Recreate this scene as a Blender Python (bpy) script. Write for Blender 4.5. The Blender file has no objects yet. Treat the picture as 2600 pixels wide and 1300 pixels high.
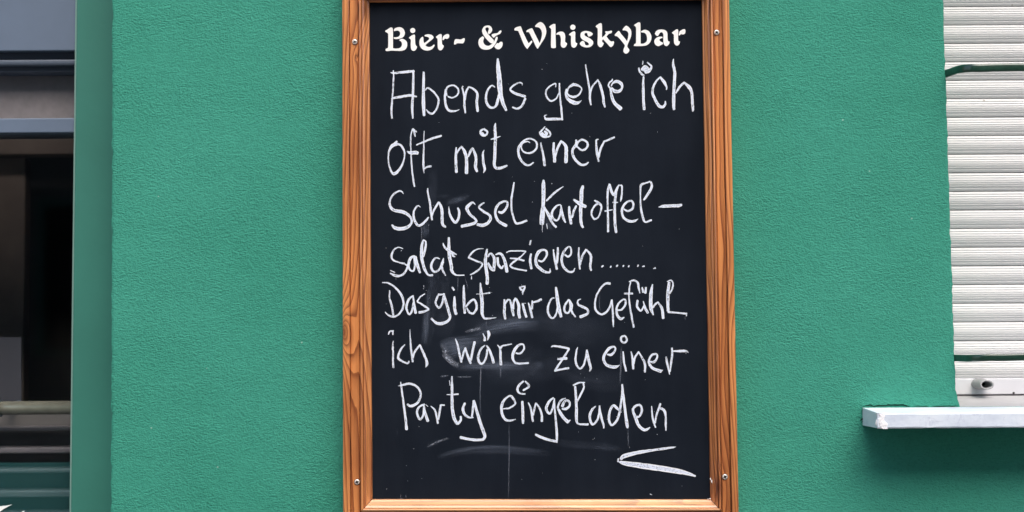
import bpy, math, random
import numpy as np
from mathutils import Matrix, Vector
from mathutils.geometry import tessellate_polygon

random.seed(7)
rng = np.random.RandomState(11)
SC = bpy.context.scene
COL = SC.collection

# ------------------------------------------------------------------ camera
FPX = 3500.0                                   # focal length in photo pixels (photo 2600 wide)
CAM = Vector((0.0, -2.6, 1.62))
PITCH, ROLL = math.radians(2.45), math.radians(-0.34)
RM = Matrix.Rotation(math.radians(90) + PITCH, 4, 'X') @ Matrix.Rotation(ROLL, 4, 'Z')
cd = bpy.data.cameras.new("camera"); cam = bpy.data.objects.new("camera", cd); COL.objects.link(cam)
cam.matrix_world = Matrix.Translation(CAM) @ RM
cd.sensor_width = 36.0; cd.lens = FPX / 2600 * 36.0; cd.clip_end = 500; cd.clip_start = 0.05
SC.camera = cam
cd.dof.use_dof = True; cd.dof.focus_distance = 2.58; cd.dof.aperture_fstop = 2.8

# ------------------------------------------------------------------ light
w = bpy.data.worlds.new("World"); SC.world = w; w.use_nodes = True
nt = w.node_tree; bg = nt.nodes["Background"]
sky = nt.nodes.new("ShaderNodeTexSky"); sky.sky_type = 'NISHITA'; sky.sun_disc = False
SUN_EL = math.radians(51)
sky.sun_elevation = SUN_EL; sky.sun_rotation = math.radians(166)
sky.air_density = 1.0; sky.dust_density = 3.0; sky.ozone_density = 1.0
nt.links.new(sky.outputs[0], bg.inputs[0]); bg.inputs[1].default_value = 0.14
sd = bpy.data.lights.new("sun", 'SUN'); sd.energy = 1.4; sd.angle = math.radians(60); sd.color = (1.0, 0.95, 0.88)
sun = bpy.data.objects.new("sun", sd); COL.objects.link(sun)
sun.rotation_euler = (math.radians(90) - SUN_EL, 0, math.radians(14)); sun.location = (0, -5, 8)
SC.view_settings.view_transform = 'Standard'; SC.view_settings.look = 'None'
SC.view_settings.exposure = 1.08; SC.view_settings.gamma = 1.0
try: SC.view_settings.use_curve_mapping = False
except Exception: pass
SC.render.engine = 'CYCLES'
SC.cycles.max_bounces = 8; SC.cycles.transparent_max_bounces = 24

# ------------------------------------------------------------------ helpers
R3 = RM.to_3x3()
def P(px, py, Y=0.0):
    """point where the sight line through photo pixel (px, py) meets the upright plane y = Y"""
    d = R3 @ Vector(((px - 1300) / FPX, -(py - 650) / FPX, -1.0))
    t = (Y - CAM.y) / d.y
    return CAM + d * t

def setp(o, label=None, cat=None, group=None, kind=None):
    if label: o["label"] = label
    if cat: o["category"] = cat
    if group: o["group"] = group
    if kind: o["kind"] = kind
    return o

def thing(name, loc, label, cat, group=None):
    o = bpy.data.objects.new(name, None); o.empty_display_size = 0.05
    COL.objects.link(o); o.location = loc
    return setp(o, label, cat, group)

WL = {}
def wloc(o):
    return WL.get(o.name, Vector(o.location))

class MB:
    def __init__(s): s.v = []; s.f = []; s.uv = []; s.sm = False
    def add(s, verts, faces, uvs=None):
        n = len(s.v); s.v += [Vector(v) for v in verts]
        s.uv += list(uvs) if uvs else [(0.0, 0.0)] * len(verts)
        s.f += [tuple(i + n for i in f) for f in faces]
        return s
    def box(s, a, b):
        x0, y0, z0 = a; x1, y1, z1 = b
        vs = [(x0,y0,z0),(x1,y0,z0),(x1,y1,z0),(x0,y1,z0),(x0,y0,z1),(x1,y0,z1),(x1,y1,z1),(x0,y1,z1)]
        return s.add(vs, [(0,3,2,1),(4,5,6,7),(0,1,5,4),(1,2,6,5),(2,3,7,6),(3,0,4,7)],
                     [(v[0], v[2]) for v in vs])
    def hexa(s, f4, b4):
        """front quad (4 points, ccw from the front) and back quad"""
        return s.add(list(f4) + list(b4), [(0,1,2,3),(4,7,6,5),(0,4,5,1),(1,5,6,2),(2,6,7,3),(3,7,4,0)],
                     [(v[0], v[2]) for v in list(f4) + list(b4)])
    def build(s, name, mat, parent=None, smooth=False, bevel=0.0, label=None, kind=None, seg=2, origin=None):
        if not s.v: return None
        xs = [v.x for v in s.v]; ys = [v.y for v in s.v]; zs = [v.z for v in s.v]
        org = Vector(origin) if origin is not None else Vector(((min(xs)+max(xs))/2, (min(ys)+max(ys))/2, min(zs)))
        me = bpy.data.meshes.new(name)
        me.from_pydata([v - org for v in s.v], [], s.f)
        uvl = me.uv_layers.new(name="UVMap")
        idx = np.empty(len(me.loops), dtype=np.int32); me.loops.foreach_get("vertex_index", idx)
        uvl.data.foreach_set("uv", np.array(s.uv, dtype=np.float32)[idx].ravel())
        if smooth: me.polygons.foreach_set("use_smooth", [True] * len(me.polygons))
        me.update()
        o = bpy.data.objects.new(name, me); COL.objects.link(o)
        if mat: me.materials.append(mat)
        WL[o.name] = org
        if parent is not None:
            o.parent = parent; o.location = org - wloc(parent)
        else: o.location = org
        if bevel > 0:
            m = o.modifiers.new("bevel", 'BEVEL'); m.width = bevel; m.segments = seg; m.limit_method = 'ANGLE'
            m.angle_limit = math.radians(35)
        if label: o["label"] = label
        if kind: o["kind"] = kind
        return o

def mirror_copy(o, parent, loc):
    c = o.copy(); COL.objects.link(c); c.parent = parent
    WL[c.name] = Vector(loc); c.location = Vector(loc) - wloc(parent)
    return c

# ---- material helpers
class NT:
    def __init__(s, name):
        s.m = bpy.data.materials.new(name); s.m.use_nodes = True; s.t = s.m.node_tree
        s.b = s.t.nodes["Principled BSDF"]; s.out = s.t.nodes["Material Output"]
    def n(s, typ, **kw):
        x = s.t.nodes.new(typ)
        for k, v in kw.items(): setattr(x, k, v)
        return x
    def l(s, a, b): s.t.links.new(a, b)
    def math(s, op, a, b=None, c=None, clamp=False):
        x = s.n("ShaderNodeMath", operation=op); x.use_clamp = clamp
        for i, q in enumerate((a, b, c)):
            if q is None: continue
            if isinstance(q, (int, float)): x.inputs[i].default_value = q
            else: s.l(q, x.inputs[i])
        return x.outputs[0]
    def coords(s, kind="Object", scale=(1,1,1), loc=(0,0,0)):
        tc = s.n("ShaderNodeTexCoord"); mp = s.n("ShaderNodeMapping")
        mp.inputs["Scale"].default_value = scale; mp.inputs["Location"].default_value = loc
        if kind == "World":
            g = s.n("ShaderNodeNewGeometry"); s.l(g.outputs["Position"], mp.inputs[0])
        else: s.l(tc.outputs[kind], mp.inputs[0])
        return mp.outputs[0]
    def noise(s, vec, scale, detail=4, rough=0.55, dist=0.0):
        x = s.n("ShaderNodeTexNoise"); s.l(vec, x.inputs["Vector"])
        x.inputs["Scale"].default_value = scale; x.inputs["Detail"].default_value = detail
        x.inputs["Roughness"].default_value = rough; x.inputs["Distortion"].default_value = dist
        return x.outputs["Fac"]
    def ramp(s, fac, stops):
        x = s.n("ShaderNodeValToRGB"); s.l(fac, x.inputs[0]); e = x.color_ramp.elements
        while len(e) < len(stops): e.new(0.5)
        for el, (p, c) in zip(e, stops):
            el.position = p; el.color = (*c, 1) if not isinstance(c, (int, float)) else (c, c, c, 1)
        return x.outputs[0]
    def mix(s, fac, a, b, mode='MIX'):
        x = s.n("ShaderNodeMix", data_type='RGBA', blend_type=mode)
        for i, q in ((0, fac), (6, a), (7, b)):
            if isinstance(q, (int, float)): x.inputs[i].default_value = q
            elif isinstance(q, tuple): x.inputs[i].default_value = (*q, 1)
            else: s.l(q, x.inputs[i])
        return x.outputs[2]
    def bump(s, h, strength, dist, prev=None):
        x = s.n("ShaderNodeBump"); x.inputs["Strength"].default_value = strength
        x.inputs["Distance"].default_value = dist; s.l(h, x.inputs["Height"])
        if prev is not None: s.l(prev, x.inputs["Normal"])
        return x.outputs[0]
    def set(s, col=None, rough=None, metal=None, normal=None, spec=None, coat=None, coatr=None):
        for key, q in (("Base Color", col), ("Roughness", rough), ("Metallic", metal), ("Normal", normal),
                       ("Specular IOR Level", spec), ("Coat Weight", coat), ("Coat Roughness", coatr)):
            if q is None: continue
            if isinstance(q, (int, float)): s.b.inputs[key].default_value = q
            elif isinstance(q, tuple): s.b.inputs[key].default_value = (*q, 1)
            else: s.l(q, s.b.inputs[key])
        return s.m

def mat_stucco():
    t = NT("green_roughcast")
    v = t.coords("World", (0.62, 0.7, 1.0))
    warp = t.noise(t.coords("World", (0.6, 1, 1)), 60, 2)
    wv = t.n("ShaderNodeVectorMath", operation='MULTIPLY_ADD')
    t.l(warp, wv.inputs[0]); wv.inputs[1].default_value = (0.004, 0.004, 0.004); t.l(v, wv.inputs[2])
    a = t.noise(wv.outputs[0], 560, 2, 0.5, 0.0)
    b = t.noise(wv.outputs[0], 300, 2, 0.5, 0.0)
    ridge = t.math('ABSOLUTE', t.math('SUBTRACT', a, 0.5))
    patch = t.ramp(t.noise(t.coords("World", (0.5, 1, 1)), 14, 4, 0.6), [(0.3, 0.35), (0.7, 1.0)])
    a2 = t.ramp(a, [(0.40, 0.0), (0.60, 1.0)]); b2 = t.ramp(b, [(0.36, 0.0), (0.64, 1.0)])
    h = t.math('ADD', t.math('MULTIPLY', t.math('MULTIPLY', a2, patch), 0.42), t.math('MULTIPLY', t.math('MULTIPLY', b2, patch), 0.58))
    n1 = t.bump(h, 1.0, 0.0017)
    big = t.noise(t.coords("World"), 3.2, 3)
    n2 = t.bump(big, 0.35, 0.02, n1)
    tone = t.ramp(t.noise(t.coords("World"), 2.2, 5, 0.6), [(0.3, (0.041, 0.274, 0.188)), (0.7, (0.055, 0.318, 0.228))])
    pits = t.ramp(h, [(0.02, (0.80, 0.84, 0.84)), (0.30, (1.0, 1.0, 1.0)), (0.95, (1.07, 1.05, 1.05))])
    col = t.mix(1.0, tone, pits, 'MULTIPLY')
    # scattered pale specks where the paint has chipped
    vo = t.n("ShaderNodeTexVoronoi"); t.l(t.coords("World"), vo.inputs["Vector"]); vo.inputs["Scale"].default_value = 14
    sp = t.ramp(vo.outputs["Distance"], [(0.018, 1.0), (0.028, 0.0)])
    col = t.mix(t.math('MULTIPLY', sp, 0.5), col, (0.45, 0.6, 0.52))
    return t.set(col, 0.78, 0, n2, 0.18)

def mat_wood(name="varnished_pine", lift=1.0, pale=0.0):
    t = NT(name)
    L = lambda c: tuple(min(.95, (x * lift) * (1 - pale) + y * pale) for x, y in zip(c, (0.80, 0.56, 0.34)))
    tc = t.n("ShaderNodeTexCoord"); uv = tc.outputs["UV"]
    def m(scale, loc=(0,0,0)):
        x = t.n("ShaderNodeMapping"); x.inputs["Scale"].default_value = scale; x.inputs["Location"].default_value = loc
        t.l(uv, x.inputs[0]); return x.outputs[0]
    sep = t.n("ShaderNodeSeparateXYZ"); t.l(uv, sep.inputs[0]); U, V = sep.outputs[0], sep.outputs[1]
    base = t.noise(m((13, 1.55, 1)), 1.0, 2, 0.35, 0.25)
    fine = t.noise(m((60, 4, 1)), 1.0, 2, 0.5)
    f = t.math('ADD', t.math('MULTIPLY', base, 11.0), t.math('MULTIPLY', U, 135))
    f = t.math('ADD', f, t.math('MULTIPLY', fine, 0.8))
    core = []
    # knots: rings round a few points (u, v, size)
    for (ku, kv, ks, amp) in ((0.001, 0.735, 0.022, 9.0), (0.046, 0.13, 0.022, -3.2), (0.027, 0.222, 0.006, 1.6), (0.034, 1.215, 0.018, -2.2), (0.040, 2.9, 0.02, 2.0)):
        du = t.math('DIVIDE', t.math('SUBTRACT', U, ku), ks); dv = t.math('DIVIDE', t.math('SUBTRACT', V, kv), ks * 2.6)
        r = t.math('SQRT', t.math('ADD', t.math('MULTIPLY', du, du), t.math('MULTIPLY', dv, dv)))
        k = t.math('MULTIPLY', t.math('POWER', 2.718, t.math('MULTIPLY', r, -1.1)), amp)
        f = t.math('ADD', f, k)
        core.append(t.ramp(r, [(0.05, 1.0), (0.55, 0.0)]) if abs(amp) > 1 else None)
    saw = t.math('FRACT', f)
    ring = t.ramp(saw, [(0.0, 0.05), (0.35, 0.12), (0.72, 0.55), (0.90, 1.0), (0.97, 0.85), (1.0, 0.05)])
    streak = t.noise(m((420, 7, 1)), 1.0, 3, 0.6)
    pore = t.noise(m((1400, 30, 1)), 1.0, 2, 0.6)
    early = t.mix(t.math('MULTIPLY', streak, 1.0), L((0.62, 0.205, 0.052)), L((0.86, 0.385, 0.135)))
    late = t.mix(streak, L((0.15, 0.034, 0.010)), L((0.27, 0.070, 0.019)))
    col = t.mix(t.math('MULTIPLY', ring, 0.88), early, late)
    # big uneven stain
    st = t.ramp(t.noise(m((9, 2.3, 1), (3.1, 7.7, 0)), 1.0, 4, 0.6), [(0.30, (0.58, 0.48, 0.46)), (0.52, (1, 1, 1)), (0.8, (1.14, 1.12, 1.1))])
    col = t.mix(1.0, col, st, 'MULTIPLY')
    for kc in core: col = t.mix(t.math('MULTIPLY', kc, 0.75), col, (0.10, 0.022, 0.008))
    h = t.math('ADD', t.math('MULTIPLY', ring, -0.5), t.math('MULTIPLY', pore, 0.5))
    nn = t.bump(h, 0.5, 0.0006)
    return t.set(col, 0.38, 0, nn, 0.5, 0.8, 0.2)

def mat_board():
    t = NT("blackboard_paint")
    v = t.coords("World", (1, 1, 1)); vv = t.coords("World", (22, 1, 2.2))
    c = t.noise(v, 5, 4, 0.6); s_ = t.noise(vv, 1.0, 4, 0.6)
    f = t.math('ADD', t.math('MULTIPLY', c, 0.6), t.math('MULTIPLY', s_, 0.4))
    col = t.ramp(f, [(0.35, (0.0050, 0.0080, 0.0140)), (0.7, (0.0105, 0.0150, 0.0235))])
    g = t.noise(v, 420, 2)
    nn = t.bump(g, 0.25, 0.0006)
    return t.set(col, 0.75, 0, nn, 0.10)

def mat_chalk(name, dens=1.0, streak=(26, 900)):
    """liquid chalk: solid bright rims, thinner speckled middle. u runs across the stroke, v along it in metres"""
    t = NT(name)
    tc = t.n("ShaderNodeTexCoord"); sep = t.n("ShaderNodeSeparateXYZ"); t.l(tc.outputs["UV"], sep.inputs[0])
    U, V = sep.outputs[0], sep.outputs[1]
    e = t.math('MULTIPLY', t.math('ABSOLUTE', t.math('SUBTRACT', U, 0.5)), 2.0)
    rim = t.ramp(e, [(0.45, 0.0), (0.82, 1.0)])
    world = t.coords("World")
    g = t.noise(world, 420, 3, 0.7); g2 = t.noise(world, 60, 3, 0.6)
    mp = t.n("ShaderNodeMapping"); mp.inputs["Scale"].default_value = (5, 90, 1); t.l(tc.outputs["UV"], mp.inputs[0])
    st = t.noise(mp.outputs[0], 1.0, 3, 0.65)
    body = t.mix(g2, (0.56, 0.63, 0.77), (0.80, 0.85, 0.95))
    col = t.mix(t.math('MULTIPLY', rim, 0.75), body, (0.90, 0.91, 0.92))
    cov = t.math('ADD', t.math('MULTIPLY', g, 0.55), t.math('MULTIPLY', st, 0.45))
    cov = t.math('ADD', cov, t.math('MULTIPLY', rim, 0.06))
    cov = t.math('ADD', cov, t.math('MULTIPLY', t.math('SUBTRACT', g2, 0.5), 0.35))
    a = t.ramp(cov, [(0.38 - 0.05 * dens, 0.10), (0.53 - 0.05 * dens, 1.0)])
    t.l(a, t.b.inputs["Alpha"])
    return t.set(col, 0.85, 0, None, 0.2)

def mat_smear(name, strength, su, sv, thr=(0.42, 0.75), tint=(0.36, 0.42, 0.55)):
    """wiped chalk: soft edges across (u) and towards the ends (v 0..1), streaks along v"""
    t = NT(name)
    tc = t.n("ShaderNodeTexCoord"); sep = t.n("ShaderNodeSeparateXYZ"); t.l(tc.outputs["UV"], sep.inputs[0])
    U, V = sep.outputs[0], sep.outputs[1]
    def hump(x, p):
        q = t.math('MULTIPLY', t.math('MULTIPLY', x, t.math('SUBTRACT', 1.0, x)), 4.0)
        return t.math('POWER', t.math('MAXIMUM', q, 0.0), p)
    mp = t.n("ShaderNodeMapping"); mp.inputs["Scale"].default_value = (su, sv, 1); t.l(tc.outputs["UV"], mp.inputs[0])
    add = t.n("ShaderNodeVectorMath", operation='ADD'); t.l(mp.outputs[0], add.inputs[0])
    oi = t.n("ShaderNodeObjectInfo"); t.l(oi.outputs["Location"], add.inputs[1])
    n = t.noise(add.outputs[0], 1.0, 4, 0.65)
    a = t.math('MULTIPLY', t.math('MULTIPLY', hump(U, 0.9), hump(V, 0.8)), t.ramp(n, [(thr[0], 0.0), (thr[1], 1.0)]))
    t.l(t.math('MULTIPLY', a, strength, clamp=True), t.b.inputs["Alpha"])
    return t.set(tint, 0.9, 0, None, 0.1)

def mat_plain(name, col, rough=0.6, metal=0.0, spec=0.4, nscale=None, namp=0.12, bump=None, coat=None):
    t = NT(name); c = col
    if nscale:
        n = t.noise(t.coords("World"), nscale, 4, 0.6)
        lo = tuple(x * (1 - namp) for x in col); hi = tuple(min(1, x * (1 + namp)) for x in col)
        c = t.ramp(n, [(0.3, lo), (0.7, hi)])
    nn = None
    if bump: nn = t.bump(t.noise(t.coords("World"), bump[0], 3), bump[1], bump[2])
    return t.set(c, rough, metal, nn, spec, coat)

def mat_slat():
    t = NT("shutter_plastic")
    v = t.coords("World", (3, 1, 25)); n = t.noise(v, 1.0, 4, 0.6)
    c = t.ramp(n, [(0.3, (0.650, 0.648, 0.645)), (0.7, (0.690, 0.688, 0.685))])
    d = t.noise(t.coords("World", (9, 1, 60)), 1.0, 5, 0.7)
    dirt = t.ramp(d, [(0.62, 0.0), (0.80, 0.22)])
    c = t.mix(dirt, c, (0.34, 0.30, 0.26))
    vo = t.n("ShaderNodeTexVoronoi"); t.l(t.coords("World"), vo.inputs["Vector"]); vo.inputs["Scale"].default_value = 11
    sp = t.ramp(vo.outputs["Distance"], [(0.02, 0.8), (0.032, 0.0)])
    c = t.mix(sp, c, (0.2, 0.15, 0.1))
    return t.set(c, 0.5, 0, None, 0.4)

def mat_sill():
    t = NT("painted_sill")
    n = t.noise(t.coords("World", (1, 1, 1.6)), 9, 5, 0.65)
    c = t.ramp(n, [(0.3, (0.52, 0.57, 0.68)), (0.55, (0.70, 0.76, 0.84)), (0.8, (0.80, 0.84, 0.88))])
    s1 = t.ramp(t.noise(t.coords("World", (1, 1, 1)), 34, 6, 0.75, 0.8), [(0.57, 0.0), (0.70, 0.6)])
    c = t.mix(s1, c, (0.40, 0.43, 0.56))
    nn = t.bump(t.noise(t.coords("World"), 60, 4), 0.25, 0.003)
    return t.set(c, 0.55, 0, nn, 0.35)

def mat_glass():
    t = NT("window_glass")
    tr = t.n("ShaderNodeBsdfTransparent"); tr.inputs[0].default_value = (0.975, 0.985, 0.985, 1)
    gl = t.n("ShaderNodeBsdfGlossy"); gl.inputs["Roughness"].default_value = 0.02
    fr = t.n("ShaderNodeFresnel"); fr.inputs["IOR"].default_value = 1.42
    mx = t.n("ShaderNodeMixShader"); geo = t.n("ShaderNodeNewGeometry"); t.l(t.math('MULTIPLY', fr.outputs[0], t.math('SUBTRACT', 1.0, geo.outputs["Backfacing"])), mx.inputs[0]); t.l(tr.outputs[0], mx.inputs[1]); t.l(gl.outputs[0], mx.inputs[2])
    t.l(mx.outputs[0], t.out.inputs[0])
    return t.m

def mat_film():
    t = NT("tinted_film")
    tr = t.n("ShaderNodeBsdfTransparent"); tr.inputs[0].default_value = (0.62, 0.84, 0.86, 1)
    df = t.n("ShaderNodeBsdfDiffuse"); df.inputs[0].default_value = (0.045, 0.16, 0.16, 1)
    mx = t.n("ShaderNodeMixShader"); mx.inputs[0].default_value = 0.30
    t.l(tr.outputs[0], mx.inputs[1]); t.l(df.outputs[0], mx.inputs[2]); t.l(mx.outputs[0], t.out.inputs[0])
    return t.m

M_stucco = mat_stucco(); M_wood = mat_wood(); M_wood_sheen = mat_wood("sky_sheen_pine", 1.1, 0.38); M_board = mat_board()
M_chalk = mat_chalk("liquid_chalk"); M_print = mat_plain("printed_vinyl", (0.93, 0.92, 0.89), 0.5, 0, 0.3, 40, 0.03)
M_slat = mat_slat(); M_sill = mat_sill(); M_glass = mat_glass(); M_film = mat_film()
M_greenwood = mat_plain("green_frame_paint", (0.042, 0.195, 0.150), 0.45, 0, 0.45, 5, 0.07, (90, 0.12, 0.002))
M_blue = mat_plain("blue_grey_paint", (0.125, 0.165, 0.23), 0.5, 0, 0.4, 6, 0.08)
M_bluemid = mat_plain("mid_blue_grey_paint", (0.085, 0.108, 0.145), 0.45, 0, 0.4, 6, 0.1)
M_bluedark = mat_plain("dark_blue_grey_paint", (0.075, 0.09, 0.12), 0.5, 0, 0.4, 6, 0.1)
M_curtain = mat_plain("grey_brown_blind", (0.27, 0.235, 0.235), 0.9, 0, 0.1, 60, 0.08)
M_dark = mat_plain("dark_interior", (0.15, 0.14, 0.135), 0.9, 0, 0.1, 3, 0.2)
M_brownw = mat_plain("dark_brown_wood", (0.17, 0.13, 0.11), 0.6, 0, 0.3, 8, 0.2)
M_brass = mat_plain("aged_brass", (0.36, 0.34, 0.26), 0.25, 0.5, 0.5, 30, 0.12)
M_slats = mat_plain("bench_slat_paint", (0.16, 0.145, 0.155), 0.45, 0, 0.5, 12, 0.15)
M_bar = mat_plain("dark_green_iron", (0.012, 0.045, 0.028), 0.30, 0, 0.6, 60, 0.3, (140, 0.3, 0.0015), 0.4)
M_plug = mat_plain("grey_plastic", (0.36, 0.36, 0.37), 0.5, 0, 0.4, 30, 0.05)
M_endbar = mat_plain("end_bar_aluminium", (0.66, 0.66, 0.69), 0.45, 0.0, 0.5, 14, 0.06)
M_steel = mat_plain("zinc_screw", (0.80, 0.77, 0.73), 0.35, 0.35, 0.5)
M_hole = mat_plain("black_void", (0.01, 0.012, 0.011), 0.9, 0, 0.1)
M_crack = mat_plain("crack_shadow_grime", (0.006, 0.03, 0.02), 0.9, 0, 0.1)
M_caulk = mat_plain("white_filler", (0.90, 0.89, 0.91), 0.7, 0, 0.3, 120, 0.06, (300, 0.6, 0.0015))
M_pave = mat_plain("pavement_slabs", (0.13, 0.125, 0.12), 0.9, 0, 0.2, 8, 0.2)
M_asph = mat_plain("asphalt", (0.05, 0.05, 0.052), 0.9, 0, 0.2, 30, 0.2)
M_opp = mat_plain("grey_brown_render", (0.22, 0.20, 0.19), 0.9, 0, 0.1, 4, 0.1)

# ------------------------------------------------------------------ ground
def sheet(name, x0, x1, y0, y1, z, m):
    b = MB(); b.add([(x0,y0,z),(x1,y0,z),(x1,y1,z),(x0,y1,z)], [(0,1,2,3)])
    return b.build(name, m, kind='structure')
o = sheet("ground", -60, 60, -60, 60, -0.16, M_asph)
sheet("road", -40, 40, -10.8, -3.4, -0.13, M_asph)
b = MB(); b.box((-40, -3.25, -0.2), (40, 0.6, 0.0)); b.build("pavement", M_pave, kind='structure')
b = MB(); b.box((-40, -3.4, -0.2), (40, -3.252, 0.005)); b.build("kerb", M_pave, kind='structure', bevel=0.01)

# ------------------------------------------------------------------ house: wall with two openings
house = thing("house", (0, 0.3, 0), "green roughcast house front with a dark shop window and a white shuttered window", "building")
ZTOP = 3.4
D = 0.14                                                    # depth of the reveals
aL, bL = P(284, 0), P(281, 1300)
aR, bR = P(2396, 0), P(2428, 985)
def lin(a, b, z): t = (z - a.z) / (b.z - a.z); return a.x + (b.x - a.x) * t
ZS = P(2430, 1033).z                                        # top of the sill at the wall face
ZHL, ZHR = 2.72, 2.62; ZBL = 0.42
XL0, XR1 = -1.95, 1.95                                      # far sides of the openings
def jit(n, amp, k=3):
    a = rng.normal(0, 1, n)
    a = np.convolve(a, np.ones(k) / k, 'same') + 0.3 * np.convolve(rng.normal(0, 1, n), np.ones(9) / 9, 'same')
    return a * amp
b = MB()
def pier(xl, xr, z0, z1, jl, jr, nz=None):
    """upright strip of wall; xl/xr are functions of z; jl/jr = ragged arris + reveal on that side"""
    nz = nz or max(2, int((z1 - z0) / 0.0045))
    zs = np.linspace(z0, z1, nz)
    ja = jit(nz, 0.0011) if jl else np.zeros(nz); jb = jit(nz, 0.0011) if jr else np.zeros(nz)
    rows = []
    for i, z in enumerate(zs):
        l, r = xl(z), xr(z); row = []
        if jl: row += [(l + 0.002, D + 0.08, z), (l + ja[i] + 0.0, 0.004, z), (l + ja[i] + 0.0012, 0.0012, z), (l + 0.005, 0, z)]
        else: row += [(l, 0, z)]
        if jr: row += [(r - 0.005, 0, z), (r - jb[i] - 0.0012, 0.0012, z), (r - jb[i], 0.004, z), (r - 0.002, D + 0.08, z)]
        else: row += [(r, 0, z)]
        rows.append(row)
    n = len(rows[0]); vs = [v for row in rows for v in row]
    fs = [(i*n+j, i*n+j+1, (i+1)*n+j+1, (i+1)*n+j) for i in range(nz-1) for j in range(n-1)]
    b.add(vs, fs, [(v[0], v[2]) for v in vs])
fL = lambda z: lin(aL, bL, z)
def fR(z):
    x = lin(aR, bR, z)
    # render swells out to the right just above the sill
    dz = z - ZS
    if dz < 0.03: x += 0.007 * (1 - max(dz, 0) / 0.03)
    return x
hmin = min(ZHL, ZHR)
pier(fL, fR, ZS, ZHR, True, True)
pier(fL, lambda z: XR1 + 1.2, ZBL, ZS, True, False)
pier(lambda z: -4.5, lambda z: 4.5, 0.0, ZBL, False, False, 2)
pier(lambda z: XR1 + 1.2, lambda z: 4.5, ZBL, ZS, False, False, 2)
pier(lambda z: XR1, lambda z: 4.5, ZS, ZHR, True, False)
pier(fL, lambda z: 4.5, ZHR, ZHL, True, False)
pier(lambda z: -4.5, lambda z: XL0, ZBL, ZHL, False, True)
pier(lambda z: -4.5, lambda z: 4.5, ZHL, ZTOP, False, False, 2)
# heads and window-board soffits of the openings
q = lambda *v: b.add(list(v), [tuple(range(len(v)))], [(p[0], p[1]) for p in v])
q((fR(ZHR), 0, ZHR), (XR1, 0, ZHR), (XR1, D + .08, ZHR), (fR(ZHR), D + .08, ZHR))
q((XL0, 0, ZHL), (fL(ZHL), 0, ZHL), (fL(ZHL), D + .08, ZHL), (XL0, D + .08, ZHL))
q((XL0, 0, ZBL), (fL(ZBL), 0, ZBL), (fL(ZBL), D + .08, ZBL), (XL0, D + .08, ZBL))
b.build("wall", M_stucco, house)
# core of the wall behind the render (closes the house to light)
b = MB()
for (x0, x1, z0, z1) in ((-4.5, XL0-.03, 0, ZTOP), (XL0-.03, fL(1.6)+.03, 0, ZBL-.03), (XL0-.03, fL(1.6)+.03, ZHL+.03, ZTOP),
                         (fL(1.6)+.03, fR(1.6)-.04, 0, ZTOP), (fR(1.6)-.04, XR1+.03, 0, ZS-.06), (fR(1.6)-.04, XR1+.03, ZHR+.03, ZTOP), (XR1+.03, 4.5, 0, ZTOP)):
    b.box((x0, 0.03, z0), (x1, 0.215, z1))
b.build("masonry", M_dark, house)
b = MB(); b.box((-4.6, -0.16, ZTOP), (4.6, 0.3, ZTOP + 0.16)); b.box((-4.6, -0.10, ZTOP - 0.06), (4.6, 0.3, ZTOP - 0.001))
b.build("cornice", M_stucco, house, bevel=0.01)
b = MB()
b.box((-4.5, 0.215, ZTOP + .16), (4.5, 2.6, ZTOP + .26)); b.box((-4.5, 2.5, 0), (4.5, 2.6, ZTOP + .16)); b.box((-4.5, 1.1, 0.03), (0.4, 1.15, ZTOP + .15))
b.box((-4.6, 0.216, 0), (-4.5, 2.6, ZTOP + .16)); b.box((4.5, 0.216, 0), (4.6, 2.6, ZTOP + .16)); b.box((-4.5, 0.216, -.02), (4.5, 2.5, 0.02))
b.build("inner_shell", M_dark, house)

# cracks between render and sill
def crack(pts, Y, parent, name, width):
    b = MB(); vs = []; fs = []; n = 0
    for i, (x, y) in enumerate(pts):
        wv = width * (0.5 + 0.8 * abs(math.sin(i * 2.3 + x))) * (0.2 if i in (0, len(pts) - 1) else 1)
        vs += [P(x, y - wv / 2, Y), P(x, y + wv / 2, Y)]
    fs = [(2*i, 2*i+2, 2*i+3, 2*i+1) for i in range(len(pts) - 1)]
    b.add(vs, fs); return b.build(name, M_crack, parent)
def zz(pts, ox, oy, s): return [(ox + x / s, oy + y / s) for x, y in pts]
crack(zz([(370,565),(430,530),(480,530),(520,515),(600,545),(680,530),(740,530),(830,530),(870,515),(930,520),(1000,515),(1050,520),(1110,515),(1160,515),(1220,535),(1290,545)], 2140, 960, 7.576), -0.0012, house, "crack", 2.6)
crack(zz([(1350,540),(1450,540),(1530,548),(1600,540),(1650,545)], 2140, 960, 7.576), -0.0012, house, "crack", 1.8)
crack(zz([(1690,540),(1760,545),(1850,545),(1950,540),(2050,535),(2110,545),(2200,535),(2230,525)], 2140, 960, 7.576), -0.0012, house, "crack", 1.8)
crack(zz([(330,815),(370,790),(400,785),(395,830),(350,855)], 2140, 960, 7.576), -0.0012, house, "crack", 4)

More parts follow.
